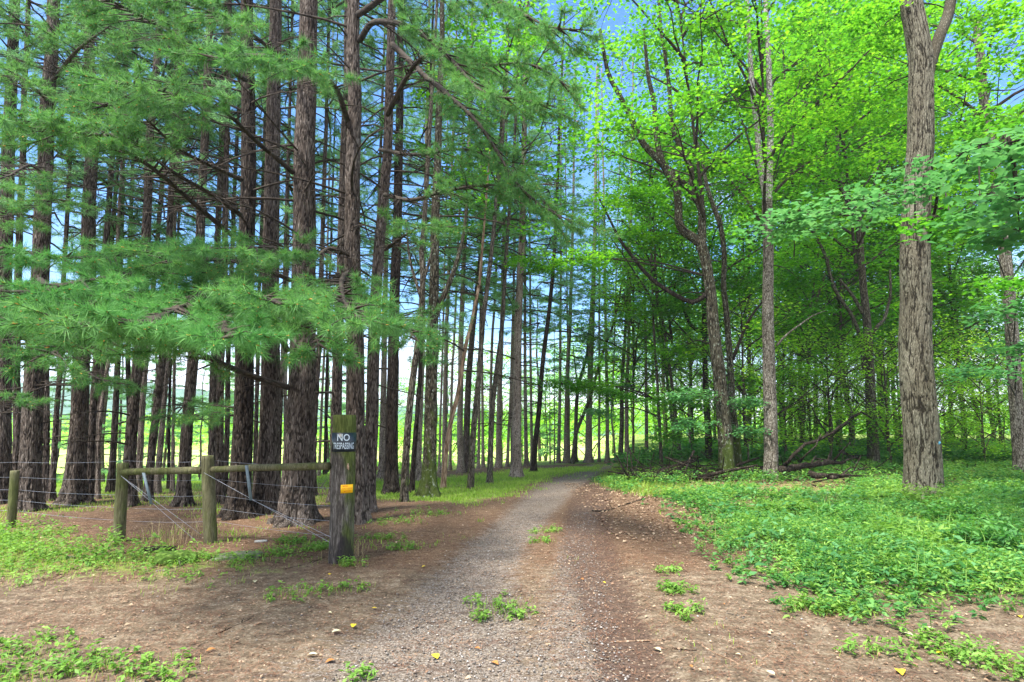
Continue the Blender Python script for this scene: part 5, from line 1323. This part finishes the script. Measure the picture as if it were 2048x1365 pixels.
for (xa, ya_, xb, yb_, dd) in ((287, 946, 303, 1009, 7.93), (493, 931, 502, 1001, 7.5)):
    A, B_ = at(xa, ya_, dd - .06), at(xb, yb_, dd - .06); m_ = MB(); u = unit(B_ - A); s = np.array([.019, 0, 0]); y_ = np.array([0, .006, 0])
    V = np.array([A - s - y_, A + s - y_, A + s + y_, A - s + y_, B_ - s - y_, B_ + s - y_, B_ + s + y_, B_ - s + y_]); m_.add(V, None, [[0, 1, 2, 3], [7, 6, 5, 4], [0, 4, 5, 1], [1, 5, 6, 2], [2, 6, 7, 3], [3, 7, 4, 0]])
    m_.build('batten', [M['batten']], fence, fo)

# blue paint mark on the massive trunk
root, base, P, R, d = TREES['n3']
c = at(1873, 886, d - .2); i = int(np.argmin(abs(P[:, 2] - c[2]))); ax, r = P[i], R[i] * 1.03
mb = MB(); a_c = math.asin(max(-.95, min(.95, (c[0] - ax[0]) / r)))
for k in range(9):
    a = a_c + rg.uniform(-.12, .12); z = c[2] + rg.uniform(-.02, .025); da = rg.uniform(.02, .06); dz = rg.uniform(.008, .02)
    V, Q = curved_sheet(ax[0], ax[1], r + .004 + .0011 * k, a - da, a + da, z - dz, z + dz, .001, 4); mb.add(V, None, Q)
mb.build('paint_mark', [M['paint_blue']], root, base)

# ------------------------------------------------------------------ dead wood, stones, fallen leaves
def stick(name, pts, r, label, cat, m='dark_wood', group=None, lift=.0, side=0, seg=8, taper=.4, on_ground=True):
    W = []
    for p in pts:
        if len(p) == 3: W.append(at(*p))
        else: q = gpt(*p); q[2] += r * .6 + lift; W.append(q)
    W = np.array(W); P = spline(W, .12 if r < .03 else .2); P[1:-1] += rg.normal(0, r * .18, (len(P) - 2, 3))
    o0 = P[0].copy(); o0[2] = float(gz(o0[0], o0[1])); mb = MB(); mb.tube(P, np.linspace(r, r * taper, len(P)), seg, 0, wob=.14)
    for k in range(side):
        i = rg.integers(len(P) // 4, len(P) - 1); t_ = unit(P[min(i + 1, len(P) - 1)] - P[i - 1]); v = unit(t_ + rg.normal(0, .7, 3)); v[2] = abs(v[2]) * .7; L = rg.uniform(4, 14) * r
        S_ = spline([P[i], P[i] + v * L * .5 + [0, 0, .02], P[i] + v * L], .2); mb.tube(S_, np.linspace(r * .4, r * .15, len(S_)), 5, 0)
    o = mb.build(name, [M[m]], None, o0, smooth=True); o.location = o0; tag(o, label, cat, group); return o
stick('fallen_branch', [(1556, 946), (1575, 925, 16), (1600, 895, 16), (1640, 880, 16.2), (1690, 846, 16.4), (1722, 826, 16.6), (1742, 836, 16.7)], .075, 'dark fallen branch slanting up from the ground to the forking trunk', 'branch', side=5, taper=.3)
stick('fallen_branch', [(1598, 930), (1606, 916, 16), (1630, 893, 16.1), (1642, 868, 16.2)], .05, 'short dark prop branch meeting the long slanting fallen branch', 'branch', side=2)
stick('fallen_log', [(1243, 962, 17.1), (1300, 957, 17), (1370, 955, 16.8), (1440, 950, 16.8)], .19, 'thick rotten black log at the left end of the brush line', 'log', side=6, taper=.8, seg=14)
stick('fallen_log', [(1480, 944, 16.8), (1530, 942, 16.8), (1600, 940, 17)], .14, 'dark log lying between the mossy and the speckled upright trunks', 'log', side=4, taper=.7, seg=14)
stick('fallen_log', [(1560, 940, 16), (1620, 930, 16.4), (1690, 924, 16.8)], .10, 'long dark log lying at the foot of the slanting fallen branch', 'log', side=6, taper=.5, seg=12)
stick('fallen_log', [(1620, 948, 14.8), (1650, 955, 14.4), (1700, 950, 14.4)], .09, 'short curved log nearest the green undergrowth, right of the speckled trunk', 'log', side=3, seg=12)
stick('leaning_stake', [(1260, 962), (1250, 944, 16), (1240, 930, 16)], .035, 'dark snapped stake leaning left where the drive bends', 'stake')
stick('upright_stick', [(1264, 945, 18), (1264, 925, 18)], .02, 'thin bare stick upright behind the leaning stake', 'stick')
stick('upright_stick', [(1302, 950, 17.4), (1300, 922, 17.4)], .018, 'thin bare stick standing above the rotten black log', 'stick')
stick('fallen_branch', [(1905, 908), (1940, 896, 22), (1960, 890, 22)], .06, 'dark branch lying in undergrowth right of the massive ridged trunk', 'branch', side=2)
stick('fallen_branch', [(1676, 900, 20), (1700, 912, 19.8), (1716, 918, 19.6)], .06, 'short dark branch in the weeds left of the forking trunk foot', 'branch', side=2)
stick('fallen_branch', [(1388, 902, 16.4), (1375, 930, 16.2), (1366, 962, 16)], .035, 'thin bare branch propped over the rotten black log', 'branch', side=4)
stick('fallen_branch', [(1330, 915, 16.6), (1375, 932, 16.3), (1420, 948, 16.2)], .028, 'thin branch sloping down to the crooked mossy tree from the left', 'branch', side=4)
stick('fallen_twig', [(1184, 1023), (1215, 1023), (1245, 1012), (1292, 998)], .018, 'crooked dark branch lying on bare earth beside the drive', 'twig', side=4)
stick('fallen_twig', [(1222, 1286), (1270, 1284), (1330, 1282), (1396, 1284)], .0075, 'long straight pale stick, left half of a bent line across the near track', 'twig', 'dead_wood', side=5, taper=.7)
stick('fallen_twig', [(1394, 1285), (1430, 1308), (1465, 1322), (1490, 1333), (1530, 1316), (1562, 1290)], .006, 'pale stick bent into a shallow V at the lower right', 'twig', 'dead_wood', side=3)
stick('fallen_twig', [(1345, 1298), (1394, 1303)], .006, 'short dark stick just under the long straight pale one', 'twig')
stick('fallen_twig', [(1453, 1228), (1490, 1234)], .006, 'short gray stick in the brown earth left of the green weeds', 'twig', 'gray_bark')
stick('fallen_twig', [(1528, 1272), (1560, 1282), (1578, 1285)], .007, 'small forked twig right of the V shaped stick', 'twig', 'gray_bark', side=2)
stick('fallen_twig', [(432, 1270), (465, 1256), (503, 1238)], .007, 'dark twig lying on earth at the lower left', 'twig', side=3)
stick('fallen_twig', [(570, 1140), (620, 1128), (650, 1115)], .010, 'dark stick among weeds left of the thick post foot', 'twig', side=2)
stick('fallen_twig', [(312, 1145), (360, 1135), (385, 1120)], .012, 'gray stick lying just below the mossy wedge stone', 'twig', 'gray_bark', side=2)
stick('fallen_twig', [(292, 1365), (305, 1345)], .012, 'stub of gray stick at the very bottom left', 'twig', 'gray_bark')
stick('fallen_twig', [(768, 1068), (800, 1078), (830, 1085)], .008, 'pale curved twig on needles right of the thick post', 'twig', 'dead_wood')
stick('cut_log', [(742, 948, 16.5), (752, 936, 16.2)], .07, 'small cut log end resting against the slim red brown pine', 'log', 'dead_wood', taper=.9, seg=12)
def brush():
    mb = MB(); r_ = np.random.default_rng(8)
    for k in range(190):
        px = r_.uniform(1245, 1445) if k < 150 else r_.uniform(1560, 1790); d = r_.uniform(15.8, 18) if k < 150 else r_.uniform(14.5, 18); c = at(px, 900, d); c[2] = float(gz(c[0], d)) + r_.uniform(.02, .38) * (1 if px < 1450 else .5)
        v = unit(r_.normal(0, 1, 3) * [1, .5, .35]); L = r_.uniform(.25, .9); P = spline([c - v * L, c + r_.normal(0, .05, 3), c + v * L], .25); mb.tube(P, np.linspace(.018, .005, len(P)) * r_.uniform(.5, 1.3), 4, 0, caps=False)
    for (px, py) in ((1890, 930), (1960, 925), (1930, 940)):
        for k in range(14):
            c = gpt(px + r_.uniform(-40, 40), py + r_.uniform(-8, 8)); v = unit(r_.normal(0, 1, 3) * [1, .5, .2]); L = r_.uniform(.2, .6); mb.tube([c - v * L, c + v * L], .012, 4, 0, caps=False)
    tag(mb.build('brush_pile', [M['dark_wood']]), 'tangle of dead twigs heaped along the woodland edge', None, None, 'stuff')
brush()

def rock(name, px, py, size, label, cat, m, seed, rot=0.0, sink=.3):
    c = gpt(px, py); r_ = np.random.default_rng(seed); import bmesh
    bm = bmesh.new(); bmesh.ops.create_icosphere(bm, subdivisions=4, radius=1)
    V = np.array([v.co[:] for v in bm.verts]); 
    V = V * (1 + .22 * vnoise(V * 1.4 + seed, seed) + .10 * vnoise(V * 4 + seed, seed + 1) + .03 * vnoise(V * 12, seed))[:, None]
    V = np.clip(V, -.82, .82) * (np.array(size) / 2); cr, sr = math.cos(rot), math.sin(rot); V = V @ np.array([[cr, sr, 0], [-sr, cr, 0], [0, 0, 1]])
    T = np.array([[v.index for v in f.verts] for f in bm.faces]); bm.free(); V[:, 2] += size[2] * (.5 - sink)
    o = make_obj(name, V, T, m, smooth=True); o.location = [float(v) for v in c]; tag(o, label, cat); return o
def mossm(nt, out):
    B = NB(nt); n = B.noise(B.coords(), 22, 5, .6); c = B.ramp(n, [(.3, (.02, .04, .008)), (.55, (.07, .13, .02)), (.75, (.16, .22, .06))]); B.bsdf(c, out, .95, B.bump(n, .02, 1), .1)
M['moss'] = mat('moss', mossm)
def rockm(nt, out):
    B = NB(nt); n = B.noise(B.coords(), 14, 6, .6); c = B.ramp(n, [(.3, (.05, .07, .03)), (.55, (.13, .15, .09)), (.75, (.24, .24, .19))]); B.bsdf(c, out, .9, B.bump(n, .02, 1), .2)
M['rock'] = mat('rock', rockm)
rock('mossy_stone', 352, 1126, (.52, .28, .20), 'dark green mossy wedge stone left of the middle rail post', 'stone', M['moss'], 3, .4)
rock('rotten_timber', 316, 1106, (.50, .14, .13), 'black rotten timber lying behind the mossy wedge stone', 'timber', M['dark_wood'], 5, .15)
rock('flat_rock', 476, 1116, (.66, .42, .12), 'broad gray green flat rock half sunk in weeds right of the middle rail post', 'rock', M['rock'], 9, .1, .45)
rock('flat_stone', 522, 1084, (.20, .12, .035), 'small pale gray flat stone on the pine needles', 'stone', plain('pale_stone', (.28, .29, .28), .8, .4, 20), 12, .3)
rock('gray_stone', 138, 1118, (.16, .10, .05), 'little gray stone in the grass at the left', 'stone', M['rock'], 14)

def fallen(px, py, L, m, label, seed):
    c = gpt(px, py); r_ = np.random.default_rng(seed); n = 9; L = L * .78; u = np.linspace(0, 1, n); w = np.sin(math.pi * u ** .8) * .30 * L; w[0] = w[-1] = .02 * L
    curl = .10 * L * np.sin(u * math.pi); x = (u - .5) * L
    top = np.vstack([np.stack([x, -w, curl + .18 * w], 1), np.stack([x, 0 * w, curl * .6], 1), np.stack([x, w, curl + .25 * w], 1)]); V = np.vstack([top, top - [0, 0, .0012]])
    i = np.arange(n - 1); Q = []
    for off, f in ((0, 0), (3 * n, 1)):
        for rrow in (0, 1):
            a = off + rrow * n + i; q = np.stack([a, a + 1, a + n + 1, a + n], 1); Q.append(q if not f else q[:, ::-1])
    a = r_.uniform(0, 6.28); V = V @ np.array([[math.cos(a), math.sin(a), 0], [-math.sin(a), math.cos(a), 0], [0, 0, 1]]); V[:, 2] += .018
    o = make_obj('fallen_leaf', V, np.vstack(Q), M[m], smooth=True); o.location = [float(v) for v in c]; tag(o, label, 'leaf', 'single fallen leaves on the ground')
for k, a in enumerate([
    (848, 1137, .085, 'yellow_leaf', 'yellow leaf on the left gravel track, farthest up the drive'),
    (748, 1221, .06, 'yellow_leaf', 'small yellow leaf at the left edge of the gravel'),
    (707, 1256, .10, 'yellow_leaf', 'long narrow yellow leaf just below the small one on the gravel edge'),
    (673, 1268, .095, 'cream_leaf', 'cream leaf next to the long narrow yellow leaf'),
    (659, 1230, .06, 'cream_leaf', 'tiny pale leaf between two yellow ones on the left'),
    (510, 1167, .10, 'cream_leaf', 'pale leaf alone on dark needles below the flat rock'),
    (624, 1315, .09, 'cream_leaf', 'off white leaf at lower left on gray gravel'),
    (660, 1328, .09, 'orange_leaf', 'orange brown leaf right of the off white one'),
    (870, 1318, .12, 'yellow_leaf', 'curled tan yellow leaf low on the gray gravel'),
    (990, 1332, .09, 'orange_leaf', 'largest orange brown leaf at the bottom middle'),
    (955, 1302, .06, 'orange_leaf', 'small orange leaf above the large one at the bottom middle'),
    (422, 1305, .08, 'orange_leaf', 'orange leaf at the lower left beside weeds'),
    (660, 1152, .07, 'yellow_leaf', 'yellow leaf at the foot of the thick post'),
    (1208, 1169, .06, 'yellow_leaf', 'small yellow leaf in the middle of the right wheel rut'),
    (1164, 1162, .07, 'orange_leaf', 'tan leaf in the right wheel rut left of the yellow one'),
    (1801, 1350, .13, 'yellow_leaf', 'biggest bright yellow leaf near the bottom right corner'),
    (1880, 1310, .09, 'yellow_leaf', 'upright looking yellow leaf above the biggest one at the right'),
    (1816, 1274, .11, 'cream_leaf', 'cream leaf on bare earth below the green weeds'),
    (1860, 1262, .09, 'cream_leaf', 'pinkish pale leaf right of the cream one by the weeds'),
    (1476, 1314, .05, 'cream_leaf', 'round pale leaf inside the V shaped stick'),
    (1382, 1338, .05, 'orange_leaf', 'tiny orange leaf below the V shaped stick'),
    (1448, 1212, .04, 'orange_leaf', 'tiny orange leaf near the short gray stick'),
    (1314, 1304, .09, 'cream_leaf', 'pale green leaf under the long straight pale stick'),
    (2040, 1238, .08, 'yellow_leaf', 'yellow leaf at the right edge beside the weeds'),
    (1540, 1352, .09, 'cream_leaf', 'brownish pale leaf at the bottom right of centre')]): fallen(*a, seed=k)

# long bladed plants at the right
def blade_plant(px, py, h, n, label, seed):
    c = gpt(px, py); r_ = np.random.default_rng(seed); o = empty('long_bladed_plant', c, label, 'plant', 'long bladed plants in the undergrowth')
    for k in range(n):
        a = r_.uniform(0, 6.28); L = h * r_.uniform(.6, 1.2); d = np.array([math.cos(a), math.sin(a), 0]); s = np.array([-math.sin(a), math.cos(a), 0]); u = np.linspace(0, 1, 9)[:, None]
        z0 = r_.uniform(0, .5) * h * .5; mid = d * (L * .75 * u ** 1.4) + np.array([0, 0, 1]) * (z0 + L * (.75 * u - .62 * u ** 2.4)); w = .020 * (np.sin(math.pi * np.clip(u * .93 + .05, 0, 1)) ** .7)
        V = np.hstack([mid - s * w + [0, 0, .006], mid, mid + s * w + [0, 0, .006]]).reshape(-1, 3); i = np.arange(8)[:, None] * 3
        Q = np.concatenate([i + [[0, 1, 4, 3]], i + [[1, 2, 5, 4]]]); b = make_obj('blade', V, Q, M['leaf_blue'], o, smooth=True)
for k, a in enumerate([(1690, 1075, .40, 9, 'long bladed plant below the gap left of the massive trunk'), (1730, 1120, .34, 8, 'long bladed plant lowest and nearest among the weeds'), (1868, 1075, .42, 10, 'long bladed plant right under the massive trunk'),
                       (1905, 1040, .40, 9, 'long bladed plant just right of the massive trunk foot'), (1955, 1090, .42, 10, 'long bladed plant arching near the right edge'), (1640, 1030, .35, 8, 'long bladed plant farthest left, beside the dry straw')]): blade_plant(*a, seed=k)

# ------------------------------------------------------------------ the moist air of the wood and valley
def haze():
    m = bpy.data.materials.new('haze'); m.use_nodes = True; nt = m.node_tree; nt.nodes.clear()
    out = nt.nodes.new("ShaderNodeOutputMaterial"); v = nt.nodes.new("ShaderNodeVolumePrincipled")
    v.inputs['Color'].default_value = (.92, .95, 1.0, 1); v.inputs['Density'].default_value = HAZE; v.inputs['Anisotropy'].default_value = 0.2
    nt.links.new(v.outputs[0], out.inputs['Volume'])
    mb = MB(); mb.box((0, 520, 45), (1900, 1240, 130)); o = mb.build('haze', [m])
    tag(o, 'pale moist air that whitens the far hills and field', None, None, 'stuff')
    me = o.data
HAZE = 0.0005
haze()
cy.volume_bounces = 0
cy.volume_step_rate = 8
